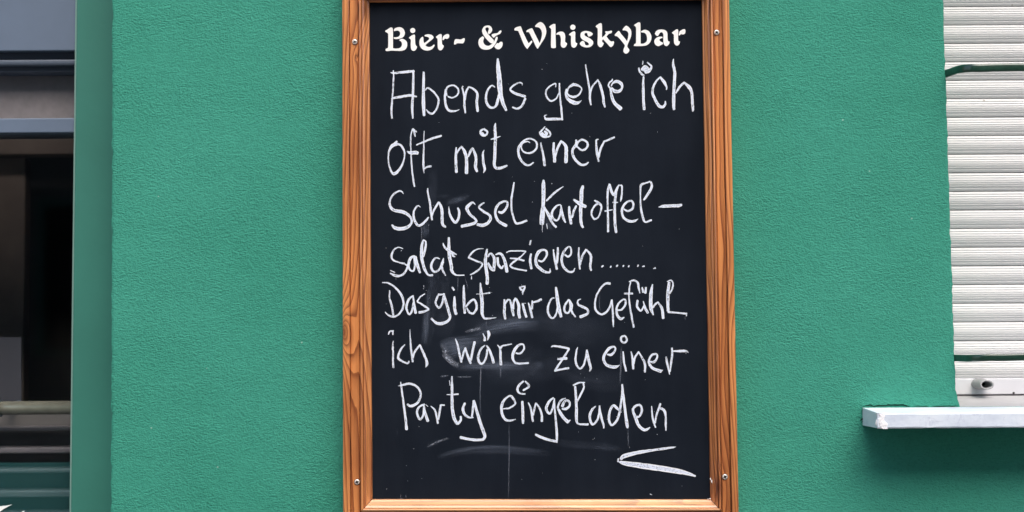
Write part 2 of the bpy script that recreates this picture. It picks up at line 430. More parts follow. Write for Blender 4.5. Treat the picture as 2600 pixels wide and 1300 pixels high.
# ------------------------------------------------------------------ left shop window
sw = MB()
YG = D + 0.02                                                # glass plane
YF = 0.095                                                   # face of the green frame
def quadbox(tl, tr, br, bl, Y0, Y1):
    """prism whose front outline is given in photo pixels on the plane Y0, running straight back to Y1"""
    f = [P(*p, Y0) for p in (bl, br, tr, tl)]
    return f, [Vector((v.x, Y1, v.z)) for v in f]
b = MB(); zlow = ZBL + .001; pa, pb = P(195, -60, YF), P(177, 1500, YF); xlow = pa.x + (pb.x - pa.x) * (pa.z - zlow) / (pa.z - pb.z); pr = P(300, -60, YF)
f = [Vector((xlow, YF, zlow)), Vector((pr.x, YF, zlow)), pr, pa]; k = [Vector((v.x, D + .07, v.z)) for v in f]; b.hexa(f, k)
shopwin = b.build("shop_window", M_greenwood, house, bevel=0.003, label="green painted frame of the dark shop window")
# bottom rail and far jamb of the same frame
zb = ZBL
xj = P(195, 600, YF).x
b = MB(); b.box((XL0, YF, zb), (xlow - 0.001, D + .07, zb + 0.09)); b.build("bottom_rail", M_greenwood, shopwin, bevel=0.003)
b = MB(); b.box((XL0, YF, zb + .092), (XL0 + 0.07, D + .07, ZHL)); b.build("side_jamb", M_greenwood, shopwin, bevel=0.003)
b = MB(); f0 = P(194, 0, YF); b.box((fL(2.2) - 0.12, YF + 0.0, P(0, -60, YF).z), (fL(2.2) + .01, D + .07, ZHL)); b.build("upper_jamb", M_greenwood, shopwin)
# thin light edge bead by the glass
b = MB(); vs = []
for p in (P(195, -60, YF), Vector((xlow, YF, zlow))):
    vs += [Vector((p.x - 0.004, YF + 0.006, p.z)), Vector((p.x - 0.0005, YF + 0.004, p.z))]
b.add(vs, [(0, 1, 3, 2)]); b.add([Vector((vs[0].x, YG, vs[0].z)), vs[0], vs[2], Vector((vs[2].x, YG, vs[2].z))], [(0, 1, 2, 3)])
b.build("glazing_bead", mat_plain("pale_green_bead", (0.22, 0.36, 0.30), 0.5), shopwin)
xr_in = P(186, 600, YF).x + 0.004
xw0 = XL0 + 0.071
def hband(name, y0, y1, Y0, Y1, m, bev=0.002, par=None, lab=None):
    b = MB(); za = P(100, y0, Y0).z; zb_ = P(100, y1, Y0).z
    b.box((xw0, Y0, zb_), (xr_in, Y1, za)); return b.build(name, m, par or shopwin, bevel=bev, label=lab)
hband("fascia", -190, 129, YF + 0.012, YG + .04, M_blue, lab="wide blue grey board above the window pane")
hband("moulding", 129.5, 150, YF + 0.030, YG + .04, M_bluedark)
hband("moulding", 150.5, 166, YF + 0.020, YG + .04, M_bluemid, 0.004)
hband("moulding", 166.5, 183, YF + 0.034, YG + .04, M_bluedark)
hband("transom", 300, 337, YF + 0.014, YG + .04, M_blue)
hband("inner_lip", 337.5, 344, YF + 0.04, YG + .03, M_bluedark)
# panes
za, zc = P(100, 183, YG).z, P(100, 302, YG).z
b = MB(); b.box((xw0, YG, zc), (xr_in, YG + .004, za)); b.build("pane", M_glass, shopwin, label="narrow upper pane")
zt2 = P(100, 344, YG).z
b = MB(); b.box((xw0, YG, ZBL + .09), (xr_in, YG + .005, zt2)); pane = b.build("pane", M_glass, shopwin, label="large dark pane with a tinted film at its foot")
b = MB()
xs = np.linspace(xw0 + .001, xr_in - 0.001, 40)
top = [P(1300 + (x / (YG + 2.6)) * FPX, 1171, YG - .002).z for x in xs]
cx = P(95, 1174, YG).x
vs = []; 
for x, z in zip(xs, top):
    arc = 0.10 * (x - cx) ** 2
    zz0 = P(95, 1174.5, YG - .002).z + min(arc, 0.06)
    vs += [(x, YG - .002, zz0), (x, YG - .002, ZBL + .095)]
b.add(vs, [(2*i, 2*i+1, 2*i+3, 2*i+2) for i in range(39)]); b.build("window_film", M_film, shopwin, label="teal tinted film with a curved top edge")

def poly(mb, pts, Y, hole=None):
    a = [P(x, y, Y) for x, y in pts]; loops = [a]
    if hole: loops.append([P(x, y, Y) for x, y in hole])
    tri = tessellate_polygon([[Vector((v.x, v.z, 0)) for v in L] for L in loops])
    allv = [v for L in loops for v in L]
    fs = []
    for t_ in tri:
        A, B, C = (allv[i] for i in t_)
        n = (B - A).cross(C - A)
        fs.append(tuple(t_) if n.y < 0 else tuple(reversed(t_)))
    mb.add(allv, fs)
def smooth_loop(pts, n=5, corner=62):
    """closed Catmull-Rom through the points, kept sharp where the outline turns hard"""
    out = []; N = len(pts)
    def ang(i):
        a = Vector(pts[i]) - Vector(pts[i-1]); c = Vector(pts[(i+1) % N]) - Vector(pts[i])
        return math.degrees(a.angle(c)) if a.length > 0 and c.length > 0 else 0
    sharp = [ang(i) > corner for i in range(N)]
    for i in range(N):
        p1 = Vector(pts[i]); p2 = Vector(pts[(i+1) % N])
        p0 = Vector(pts[i-1]) if not sharp[i] else p1 - (p2 - p1) * 0.3
        p3 = Vector(pts[(i+2) % N]) if not sharp[(i+1) % N] else p2 + (p2 - p1) * 0.3
        for k in range(n):
            t = k / n
            q_ = 0.5 * ((2*p1) + (p2-p0)*t + (2*p0-5*p1+4*p2-p3)*t*t + (-p0+3*p1-3*p2+p3)*t**3)
            out.append((q_.x, q_.y))
    return out
b = MB(); poly(b, [(-90, 1290), (-20, 1286), (0, 1285), (16, 1283.5), (31, 1281), (22, 1285.5), (10, 1292), (0, 1299), (-20, 1316), (-60, 1340), (-40, 1310)], YG - .004)
poly(b, [(55, 1300), (59, 1297), (63, 1297), (60, 1302), (54, 1318), (46, 1330), (42, 1328), (49, 1312)], YG - .004)
b.build("film_lettering", M_print, shopwin, label="white script lettering cut off at the foot of the pane")

# inside: blind behind the upper pane, door post, back board
b = MB(); b.box((xw0, YG + .012, P(100, 312, YG + .012).z), (fL(1.6) + .02, YG + .016, P(100, 176, YG + .012).z))
setp(b.build("blind", M_curtain), "grey brown fabric blind behind the narrow upper pane", "blind")
YD = YG + 0.55
post = MB(); post.box((P(-260, 700, YD).x, YD, 0.02), (P(62, 700, YD).x, YD + .04, P(40, 400, YD).z))
setp(post.build("door_panel", M_brownw, bevel=.003), "dark brown door panel standing behind the large pane", "door")
b = MB(); b.box((XL0, YD - .05, P(90, 392, YD - .05).z), (fL(1.6) + .03, YD + .02, P(90, 385, YD).z + 0.2))
setp(b.build("header_board", M_brownw, bevel=.003), "dark brown board above the door panel inside the shop window", "board")
# a pale menu card leaning inside
b = MB(); f = [P(-120, 1110, YG + .3), P(54, 1110, YG + .3), P(54, 856, YG + .3), P(-120, 856, YG + .3)]
b.hexa(f, [v + Vector((0, .004, 0)) for v in f])
setp(b.build("notice_board", mat_plain("grey_card", (0.075, 0.075, 0.092), 0.8)), "plain dark grey board standing behind the brass rail", "board")
# brass rail with a bracket ring
def tube(mb, pts, r, n=20, ry=None, caps=True):
    pts = [Vector(p) for p in pts]; base = len(mb.v); vs = []
    for i, p in enumerate(pts):
        d = (pts[min(i+1, len(pts)-1)] - pts[max(i-1, 0)]).normalized()
        up = Vector((0, 0, 1)) if abs(d.z) < .9 else Vector((0, 1, 0))
        s1 = d.cross(up).normalized(); s2 = s1.cross(d).normalized()
        for k in range(n):
            a = 2 * math.pi * k / n; vs.append(p + s1 * math.cos(a) * r + s2 * math.sin(a) * (ry or r))
    m_ = len(pts)
    fs = [(i*n+k, i*n+(k+1) % n, (i+1)*n+(k+1) % n, (i+1)*n+k) for i in range(m_-1) for k in range(n)]
    if caps: fs += [tuple(range(n)), tuple((m_-1)*n + k for k in reversed(range(n)))]
    mb.add(vs, fs)
YR = YG + 0.05
rr = (P(90, 1018, YR).z - P(90, 1053, YR).z) / 2; zr = P(90, 1035.5, YR).z
rail = thing("brass_rail", (P(90, 1035, YR).x, YR, zr), "aged brass handrail running across the foot of the dark shop window", "rail")
b = MB(); tube(b, [(XL0 + .08, YR, zr), (fL(1.6) + .02, YR, zr)], rr, 28); b.build("rail_tube", M_brass, rail, smooth=True)
b = MB(); tube(b, [(P(-14, 1035, YR).x, YR, zr), (P(4, 1035, YR).x, YR, zr)], rr * 1.14, 28); tube(b, [(P(-5, 1035, YR).x, YR, zr), (P(-5, 1035, YR).x, YR + .12, zr)], rr * .5, 16)
b.build("rail_bracket", M_bluedark, rail, smooth=False, bevel=.002)
# slatted bench back
YB = YG + 0.085
bench = thing("bench", (-1.3, YB, 0.02), "dark slatted bench back behind the brass rail in the shop window", "bench")
for (y0, y1) in ((1086, 1094), (1136, 1152), (1190, 1202), (1246, 1264), (1300, 1318), (1356, 1374)):
    b = MB(); z1_, z0_ = P(90, y0, YB).z, P(90, y1, YB).z
    b.box((XL0 + .1, YB, z0_), (fL(1.6) + .01, YB + .05, z1_)); b.build("slat", M_slats, bench, bevel=.004, seg=3)
b = MB(); b.box((XL0 + .1, YB + .055, 0.02), (fL(1.6) + .01, YB + .09, P(90, 1050, YB).z)); b.build("back_panel", M_dark, bench, label="black panel behind the slats")

# ------------------------------------------------------------------ right window: shutter, end bar, plug, sill, bars
YS = 0.15
shut = thing("roller_shutter", (1.42, YS, P(2500, 1003, YS).z), "lowered off-white plastic roller shutter in the right window", "shutter")
xs0, xs1 = P(2396, 500, YS).x - 0.09, XR1 - 0.002
# profile of one slat (depth, height 0..1): shallow ribs and a rounded lower edge
prof = [(0.006, 0.0), (0.0, 0.012), (-0.0008, 0.035)]
for kx in (0.17, 0.30, 0.43, 0.56, 0.69, 0.82):
    bulge = -0.0052 * math.sin(math.pi * kx)
    prof += [(bulge + 0.0002, kx - 0.030), (bulge + 0.0009, kx - 0.008), (bulge + 0.0009, kx + 0.008), (bulge + 0.0000, kx + 0.026)]
prof += [(-0.0016, 0.90), (-0.0004, 0.955), (0.002, 0.975), (0.009, 0.984), (0.009, 1.0)]
pitch_px = 47.72; ybot = 960.0
slat_mesh = None
k = 0
while True:
    yb = ybot - k * pitch_px; yt = yb - pitch_px
    z0, z1 = P(2500, yb, YS).z, P(2500, yt, YS).z
    if k == 0:
        h = z1 - z0; b = MB(); vs = []; fs = []
        n = len(prof)
        for x in (xs0, xs1):
            vs += [(x, YS + d_, z0 + t_ * h) for d_, t_ in prof]
        fs = [(i, n + i, n + i + 1, i + 1) for i in range(n - 1)]
        b.add(vs, fs); slat = b.build("slat", M_slat, shut, origin=((xs0 + xs1) / 2, YS, z0))
        HS = h; Z0 = z0
    else:
        zz_ = Z0 + HS * k
        if zz_ > ZHR - 0.01: break
        mirror_copy(slat, shut, ((xs0 + xs1) / 2, YS + rng.normal(0, 0.0004), zz_))
    k += 1
zeb0, zeb1 = P(2500, 1001.5, YS - .004).z, P(2500, 960.5, YS - .004).z
b = MB(); b.box((xs0, YS - .005, zeb0), (xs1, YS + .012, zeb1)); b.build("end_bar", M_endbar, shut, bevel=0.002, label="smooth white end bar at the foot of the shutter")
# hollow oval stopper
b = MB(); cxp = P(2484, 980, YS); n = 40
cz = P(2505, 977, YS - .05).z; cx_ = P(2506, 977, YS - .05).x
rx, rz = 0.0142, 0.0098
rings = [(YS - .004, rx * 1.12, rz * 1.18), (YS - .012, rx * 1.08, rz * 1.14), (YS - .044, rx * 1.0, rz * 1.0), (YS - .050, rx * .96, rz * .96), (YS - .0505, rx * .74, rz * .70), (YS - .040, rx * .70, rz * .64), (YS - .008, rx * .60, rz * .55)]
vs = [(cx_ + a * math.cos(2*math.pi*j/n), y, cz + c * math.sin(2*math.pi*j/n)) for (y, a, c) in rings for j in range(n)]
fs = [(i*n+j, (i+1)*n+j, (i+1)*n+(j+1) % n, i*n+(j+1) % n) for i in range(len(rings)-1) for j in range(n)] + [tuple((len(rings)-1)*n + j for j in reversed(range(n)))]
b.add(vs, fs); b.build("stopper", M_plug, shut, smooth=True, label="hollow grey oval stopper on the end bar")
b = MB(); b.add([(cx_ + rx*.62*math.cos(2*math.pi*j/n), YS - .012, cz + rz*.57*math.sin(2*math.pi*j/n)) for j in range(n)], [tuple(reversed(range(n)))]); b.build("stopper_hole", M_hole, shut)
b = MB(); sc_ = P(2574, 998, YS - .006); tube(b, [(sc_.x, YS - .004, sc_.z), (sc_.x, YS - .0062, sc_.z)], .0022, 12); b.build("rivet", M_hole, shut)
# shade painted black in the gap below the shutter and the back slope of the sill
zg = P(2500, 1005, YS).z
b = MB(); b.box((xs0, YS + .03, zg - .03), (xs1, YS + .05, zg + .02)); b.build("gap_shade", M_hole, shut)

# sill
YO = -0.1135
sl, slf = P(2192, 1040, 0), P(2228, 1052, YO)
zft = P(2400, 1047.5, YO).z; zfb = P(2400, 1089.5, YO).z
xle = slf.x
zwt = ZS - 0.0005; zwb = P(2192, 1080, 0).z
zbk = P(2500, 1004, YS - .012).z
XS2 = XR1 + 0.09
b = MB()
# slab: n columns along x so that the edges can be worn
cols = 90
xx = np.linspace(0, 1, cols)
rowsv = []
for i, u in enumerate(xx):
    xf = xle + (XS2 - xle) * u; xb = P(2190, 1045, 0).x + (XS2 - P(2190, 1045, 0).x) * u
    wob = rng.normal(0, 0.0005)
    rowsv.append([(xb, 0.001, zwb), (xf, YO + .0015, zfb + .0015 + abs(wob)), (xf, YO, zfb + .004 + wob), (xf, YO, zft - .003), (xf, YO + .002, zft - .0006), (xf + 0.0 * u, YO + .006, zft), (xb, 0.001, zwt)])
n = len(rowsv[0]); vs = [v for r in rowsv for v in r]
fs = [(i*n+j, (i+1)*n+j, (i+1)*n+(j+1) % n, i*n+(j+1) % n) for i in range(cols-1) for j in range(n)] + [tuple(reversed(range(n))), tuple((cols-1)*n + j for j in range(n))]
b.add(vs, fs, [(v[0], v[2]) for v in vs])
sill = b.build("window_sill", M_sill, house, label="thick white painted sill under the shutter")
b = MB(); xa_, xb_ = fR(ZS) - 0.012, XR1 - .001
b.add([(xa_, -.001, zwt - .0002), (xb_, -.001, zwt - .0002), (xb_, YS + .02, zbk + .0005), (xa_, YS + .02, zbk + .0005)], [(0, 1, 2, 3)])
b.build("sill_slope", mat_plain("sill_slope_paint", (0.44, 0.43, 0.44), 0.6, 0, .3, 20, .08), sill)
b = MB()   # green render bead lapping onto the sill
pts = [(2190, 1047), (2187, 1041), (2191, 1036.5), (2200, 1033.5), (2215, 1034), (2240, 1034), (2290, 1034.5), (2330, 1035), (2430, 1035)]
vs = []
for i, (x, y) in enumerate(pts):
    vs += [P(x, y - 1.0, -.0008), P(x, y + .2, -.0026), P(x, y + 1.6 + .5 * math.sin(i * 3), -.0024)]
fs = [(3*i+j, 3*i+j+1, 3*i+j+4, 3*i+j+3) for i in range(len(pts)-1) for j in range(2)]
b.add(vs, [tuple(reversed(f_)) for f_ in fs]); b.build("render_bead", M_stucco, sill)
# lumpy white filler on the front corner
b = MB(); nx, nz = 12, 22; vs = []
rr_ = random.Random(5)
for j in range(nz + 1):
    v_ = j / nz; z = zft - .0002 + (zfb + .0015 - zft) * v_
    xl_ = P(2224 + 3 * math.sin(v_ * 7) + 3.5 * v_, 1060, YO).x; xr_ = P(2243 + 13 * v_ + 3 * math.sin(v_ * 11), 1060, YO).x
    for i in range(nx + 1):
        u_ = i / nx
        hgt = math.sin(math.pi * u_) ** .5 * (0.0035 + 0.003 * rr_.random())
        x_ = xl_ + (xr_ - xl_) * u_ + rr_.uniform(-.0007, .0007)
        y_ = YO - hgt * .38 + .0006
        if u_ < .34: y_ += (0.34 - u_) * 0.012
        vs.append((x_, y_, z + rr_.uniform(-.0006, .0006)))
fs = [(j*(nx+1)+i, (j+1)*(nx+1)+i, (j+1)*(nx+1)+i+1, j*(nx+1)+i+1) for j in range(nz) for i in range(nx)]
b.add(vs, fs); b.build("filler", M_caulk, sill, smooth=True, label="lumpy white filler on the corner of the sill")

# guard bars
def flatbar(pts, hw, hh, name, label):
    b = MB(); ring = []; n = 12
    for k in range(n):
        a = 2 * math.pi * (k + .5) / n; c, s_ = math.cos(a), math.sin(a)
        ring.append((hw * math.copysign(abs(c) ** .55, c), hh * math.copysign(abs(s_) ** .55, s_)))
    pts = [Vector(p) for p in pts]; vs = []
    for i, p in enumerate(pts):
        d = (pts[min(i+1, len(pts)-1)] - pts[max(i-1, 0)]); d.z = 0; d.normalize()
        s1 = Vector((-d.y, d.x, 0))
        vs += [p + s1 * a + Vector((0, 0, c)) for a, c in ring]
    m_ = len(pts)
    fs = [(i*n+k, i*n+(k+1) % n, (i+1)*n+(k+1) % n, (i+1)*n+k) for i in range(m_-1) for k in range(n)] + [tuple(range(n)), tuple((m_-1)*n + k for k in reversed(range(n)))]
    b.add(vs, [tuple(reversed(f_)) for f_ in fs])
    o_ = b.build(name, M_bar, None, smooth=True)
    return setp(o_, label, "guard bar", "iron guard bars across the right window")
for (y0, y1, yy, hh, lab, sag) in ((194, 186, 172.5, .0076, "upper dark green iron bar bent out in front of the white shutter", 0.0),
                               (909, 909, 908, .0066, "lower dark green iron bar bent out in front of the white shutter", 0.0)):
    
    zt_ = P(2500, yy, -.075).z
    z0 = P(2399, y1, -0.0).z
    xb = fR(P(2400, y1, 0).z) + 0.004
    pts = [(xb - .03, 0.05, z0 - .001), (xb - 0.008, 0.022, z0 - .0005), (xb + .0005, -0.004, z0)]
    for t_ in np.linspace(0, 1, 9)[1:]:
        a = t_ * math.pi / 2
        pts.append((xb + .004 + 0.030 * (1 - math.cos(a)), -0.030 - 0.042 * math.sin(a), z0 + (zt_ - z0) * t_))
    x_end = XR1 - 0.03
    for x_ in np.linspace(xb + .06, x_end, 24): pts.append((x_, -.073 + .0009 * math.sin(x_ * 31), zt_ + .0010 * math.sin(x_ * 23 + y0)))
    for t_ in np.linspace(0, 1, 9)[1:]:
        a = t_ * math.pi / 2
        pts.append((x_end + 0.030 * math.sin(a), -.072 + 0.042 * (1 - math.cos(a)), zt_ + (z0 - zt_) * t_))
    pts.append((x_end + .032, .03, z0))
    flatbar(pts, .0036, hh, "guard_bar", lab)

# ------------------------------------------------------------------ chalkboard
YP = -0.0175
board = thing("chalkboard", P(1372, 1345, YP), "wall-mounted chalkboard in a varnished pine frame with white handwriting", "chalkboard")
b = MB(); f = [P(930, 1290, YP), P(1815, 1290, YP), P(1795, -30, YP), P(925, -30, YP)]
b.hexa(f, [Vector((v.x, -.002, v.z)) for v in f]); panel = b.build("board_panel", M_board, board, label="black writing surface")
OUT = {'tl': (868.5, -72), 'tr': (1850, -72), 'br': (1876.5, 1344), 'bl': (871, 1348)}
INN = {'tl': (938.5, 7), 'tr': (1781, 0.5), 'br': (1803, 1267.5), 'bl': (946, 1267)}
PROF = [(0, -.001), (0, .0270), (.015, .0295), (.215, .0305), (.235, .0300), (.252, .0215), (.268, .0215), (.285, .0242), (.565, .0240), (.580, .0215), (.596, .0215), (.615, .0296), (.655, .0305), (.69, .0290), (.708, .0235), (.725, .0250), (.79, .0232), (.815, .0230), (.835, .0212), (.86, .0200), (.93, .0172), (.96, .0165), (.985, .0150), (1.0, .0120)]
PROF = [(t_, d_ * 1.45 if d_ > 0 else d_) for t_, d_ in PROF]
def rail_(c0, c1, voff):
    b = MB(); seg = 14; vs = []; uvs = []; n = len(PROF)
    for s_ in range(seg + 1):
        for (t_, d_) in PROF:
            e = []
            for c in (c0, c1):
                ox, oy = OUT[c]; ix, iy = INN[c]
                e.append(P(ox + (ix - ox) * t_, oy + (iy - oy) * t_, -d_))
            # keep mitres closed: leave a hairline
            v_ = e[0].lerp(e[1], 0.0006 + (s_ / seg) * 0.9988)
            vs.append(v_); uvs.append(((-.04 if d_ < 0 else t_ * .056), voff + (v_ - P(*OUT['tl'], 0)).dot((e[1] - e[0]).normalized())))
    fs = [(i*n+j, i*n+j+1, (i+1)*n+j+1, (i+1)*n+j) for i in range(seg) for j in range(n-1)]
    b.add(vs, fs, uvs); return b
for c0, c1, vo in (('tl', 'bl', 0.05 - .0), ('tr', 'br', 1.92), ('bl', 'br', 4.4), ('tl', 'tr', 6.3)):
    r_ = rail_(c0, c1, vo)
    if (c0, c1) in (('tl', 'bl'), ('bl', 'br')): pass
    r_.build("frame_rail", M_wood_sheen if (c0, c1) == ("bl", "br") else M_wood, board)  # bottom rail paler: sky sheen on its upward slopes painted into the colour
# dark mitre gaps
for c in ('bl', 'br'):
    b = MB(); ox, oy = OUT[c]; ix, iy = INN[c]
    vs = []
    for (t_, d_) in PROF[1:]:
        x, y = ox + (ix - ox) * t_, oy + (iy - oy) * t_
        vs += [P(x - .5, y, -d_ + .0012), P(x + .5, y, -d_ + .0012)]
    b.add(vs, [(2*i, 2*i+1, 2*i+3, 2*i+2) for i in range(len(vs)//2 - 1)]); b.build("mitre_gap", M_hole, board)

# screws
M_sinkhole = mat_plain('countersink_brown', (0.10, 0.035, 0.012), 0.8)  # plain dark brown for the disc behind each screw head
def screw_mesh(mb, c, r, ang):
    n = 24; rings = [(0.0, 0.0), (0.60, 0.0), (0.88, .06), (1.0, .30), (1.0, .75)]
    vs = []
    for (q_, dep) in rings[1:]:
        vs += [c + Vector((r*q_*math.cos(2*math.pi*j/n), dep * r * .6, r*q_*math.sin(2*math.pi*j/n))) for j in range(n)]
    fs = [tuple(reversed(range(n)))] + [(i*n+j, i*n+(j+1) % n, (i+1)*n+(j+1) % n, (i+1)*n+j) for i in range(3) for j in range(n)]
    mb.add(vs, [tuple(reversed(f_)) for f_ in fs])
for (x, y, a) in ((900.5, 106, .7), (1820, 82, .6), (906.5, 1224, .2), (1841, 1211, .45)):
    c = P(x, y, -.0372); r = .0050
    b = MB(); nr = 24; b.add([c + Vector((r*1.22*math.cos(2*math.pi*j/nr), .0022, r*1.22*math.sin(2*math.pi*j/nr) - .0002)) for j in range(nr)], [tuple(range(nr))]); b.build('countersink', M_sinkhole, board)
    b = MB(); screw_mesh(b, c, r, a); s_ = b.build("screw", M_steel, board, smooth=True)
    b = MB()
    for aa in (a, a + math.pi/2):
        dx, dz = math.cos(aa), math.sin(aa)
        L, W = r * .58, r * .19
        b.add([c + Vector((dx*L*sx - dz*W*sy, -.0002 - .00003 * (aa > a + .1), dz*L*sx + dx*W*sy)) for sx, sy in ((-1,-1),(1,-1),(1,1),(-1,1))], [(0,1,2,3)])
    b.build("cross_slot", M_hole, s_)

# ---- printed heading (outlines traced as in the photograph)
def off(pts, ox, oy, s=6.133): return [(ox + x / s, oy + y / s) for x, y in pts]
def ell(cx, cy, r, n=16): return [(cx + r * math.cos(2*math.pi*i/n), cy + r * math.sin(2*math.pi*i/n)) for i in range(n)]
HEAD = [
 (940, [[(325,243),(350,258),(355,330),(355,440),(355,565),(400,572),(465,560),(493,520),(490,480),(475,458),(455,448),(456,434),(490,420),(530,430),(565,460),(577,500),(570,550),(540,590),(480,608),(420,608),(330,605),(260,613),(238,600),(245,575),(272,563),(280,530),(280,380),(277,340),(260,325),(235,310),(236,294),(260,280),(300,252)],
        [(368,290),(378,262),(420,243),(470,240),(515,265),(540,320),(530,370),(500,402),(440,422),(385,424),(363,410),(370,396),(410,395),(448,380),(465,345),(458,310),(430,293),(400,295),(375,302)]]),
 (940, [ell(662,291,40),[(603,405),(615,390),(650,365),(685,353),(698,368),(698,420),(703,500),(712,525),(730,540),(722,570),(700,600),(675,608),(650,598),(635,570),(630,500),(633,450),(625,425),(607,412)]]),
 (940, [[(820,387),(790,405),(770,440),(765,490),(775,535),(810,580),(870,603),(930,597),(975,570),(1003,525),(995,510),(985,512),(960,535),(920,548),(885,540),(858,520),(900,482),(960,435),(989,405),(980,380),(950,358),(900,348),(855,360),(845,372),(855,382),(885,388),(910,402),(915,425),(880,460),(838,488),(830,450),(828,410)]]),
 (940, [[(1022,390),(1040,375),(1075,350),(1105,345),(1116,365),(1115,420),(1118,490),(1128,512),(1145,530),(1135,565),(1115,592),(1092,600),(1068,590),(1055,565),(1050,500),(1050,450),(1045,420),(1028,402)],
        [(1125,425),(1135,385),(1170,355),(1210,345),(1230,365),(1225,400),(1200,422),(1165,418),(1140,440),(1126,438)]]),
 (940, [[(1305,500),(1310,460),(1325,428),(1360,425),(1410,430),(1455,410),(1473,415),(1470,450),(1450,487),(1420,492),(1360,490),(1325,508),(1308,508)]]),
 (940, [[(1845,348),(1870,335),(1895,300),(1897,260),(1870,222),(1825,212),(1775,228),(1743,280),(1748,330),(1775,380),(1815,430),(1860,475),(1890,492),(1915,480),(1925,450),(1915,430),(1880,395),(1840,350),(1805,300),(1793,265),(1805,247),(1830,242),(1847,262),(1840,290),(1832,318),(1836,332)],
        [(1750,380),(1700,420),(1683,480),(1700,540),(1740,578),(1800,590),(1860,582),(1910,550),(1950,500),(1980,430),(1985,395),(1970,386),(1955,400),(1935,450),(1900,495),(1850,527),(1810,525),(1775,500),(1760,460),(1768,425),(1775,400)],
        [(1890,355),(1920,340),(1980,330),(2010,300),(2035,288),(2046,300),(2025,340),(1980,362),(1950,380),(1925,405),(1905,390),(1893,372)],
        [(1932,540),(1955,510),(1975,485),(2000,490),(2025,468),(2055,468),(2064,500),(2050,545),(2020,578),(1990,584),(1955,570)]]),
 (1350, [[(-270,275),(-253,247),(-185,225),(-165,235),(-145,290),(-105,380),(-58,475),(-42,488),(-5,448),(8,458),(4,480),(-65,575),(-76,572),(-115,520),(-155,430),(-205,310),(-225,295),(-262,290)],
         [(-85,300),(-60,278),(-5,256),(15,268),(45,330),(90,420),(122,487),(145,430),(160,350),(150,290),(125,255),(95,240),(60,236),(54,218),(90,180),(130,159),(165,170),(205,215),(227,290),(222,350),(200,410),(150,490),(97,572),(85,570),(60,530),(30,465),(0,400),(-35,330),(-55,315),(-80,318)]]),
 (1350, [[(270,237),(290,215),(335,190),(365,190),(371,215),(372,380),(376,545),(370,560),(335,566),(303,558),(300,500),(303,300),(300,265),(285,250)],
         [(383,347),(400,325),(450,307),(500,320),(522,370),(520,440),(525,472),(549,490),(545,520),(520,553),(490,560),(460,540),(452,500),(455,430),(445,380),(425,355),(387,357)]]),
 (1350, [ell(641,240,41),[(581,352),(600,335),(640,308),(668,303),(680,325),(678,390),(682,470),(710,490),(700,525),(680,552),(655,560),(630,548),(615,520),(612,450),(612,390),(605,372),(585,362)]]),
 (1350, [[(888,388),(870,360),(865,337),(845,328),(825,340),(825,365),(850,385),(900,410),(945,445),(960,480),(945,520),(905,548),(850,555),(790,540),(755,510),(753,485),(775,460),(800,453),(825,475),(830,505),(855,522),(885,517),(890,500),(870,475),(810,445),(770,410),(758,370),(770,325),(810,302),(860,298),(920,315),(952,340),(945,360),(925,375)]]),
 (1350, [[(995,227),(1015,205),(1060,178),(1085,178),(1094,210),(1096,300),(1094,400),(1130,372),(1156,335),(1146,318),(1150,302),(1190,303),(1240,293),(1253,305),(1240,332),(1200,345),(1165,385),(1200,430),(1235,460),(1272,455),(1283,475),(1270,520),(1240,549),(1215,540),(1180,500),(1112,428),(1098,445),(1099,468),(1123,490),(1110,520),(1088,547),(1060,549),(1035,525),(1025,490),(1028,400),(1028,270),(1015,250)]]),
 (1350, [[(1291,360),(1310,335),(1345,302),(1365,303),(1390,340),(1440,400),(1485,457),(1500,400),(1505,340),(1485,303),(1450,290),(1420,290),(1416,274),(1440,240),(1468,218),(1500,230),(1540,275),(1553,330),(1545,390),(1520,450),(1495,510),(1490,545),(1520,590),(1510,625),(1480,650),(1450,645),(1428,615),(1432,580),(1445,545),(1448,520),(1420,480),(1370,420),(1330,383),(1300,376)]]),
 (1350, [[(1592,207),(1615,190),(1660,164),(1685,166),(1693,190),(1695,300),(1697,495),(1740,495),(1785,465),(1797,420),(1785,360),(1755,327),(1710,320),(1702,305),(1740,283),(1780,281),(1830,308),(1862,370),(1862,430),(1835,485),(1790,520),(1730,532),(1602,533),(1593,520),(1600,502),(1620,490),(1625,450),(1625,260),(1615,232)]]),
 (1350, [[(1918,340),(1935,305),(1970,281),(2030,275),(2085,290),(2112,330),(2115,390),(2122,450),(2148,465),(2140,500),(2115,528),(2090,533),(2065,515),(2052,480),(2050,410),(2050,350),(2030,318),(2000,325),(1980,355),(1965,377),(1940,370)],
         [(2040,390),(2000,386),(1950,400),(1915,435),(1910,475),(1930,515),(1970,534),(2010,520),(2042,500),(2042,478),(2010,465),(1990,442),(1995,425),(2020,412),(2036,408)]]),
 (1350, [[(2183,325),(2205,305),(2250,275),(2275,273),(2283,300),(2280,380),(2285,450),(2311,462),(2300,500),(2275,524),(2250,524),(2225,500),(2215,460),(2215,380),(2208,350),(2190,337)],
         [(2290,350),(2305,305),(2350,275),(2387,270),(2396,300),(2385,340),(2355,353),(2325,348),(2300,368),(2289,364)]]),
]
NAMES = ["B", "i", "e", "r", "-", "&", "W", "h", "i", "s", "k", "y", "b", "a", "r"]
for (ox, shapes), ch in zip(HEAD, NAMES):
    b = MB()
    for s_ in shapes: poly(b, smooth_loop(off(s_, ox, 30), 4), YP - .0006)
    b.build("printed_letter", M_print, panel, label='printed white %s of the heading' % ('hyphen' if ch == '-' else ch))

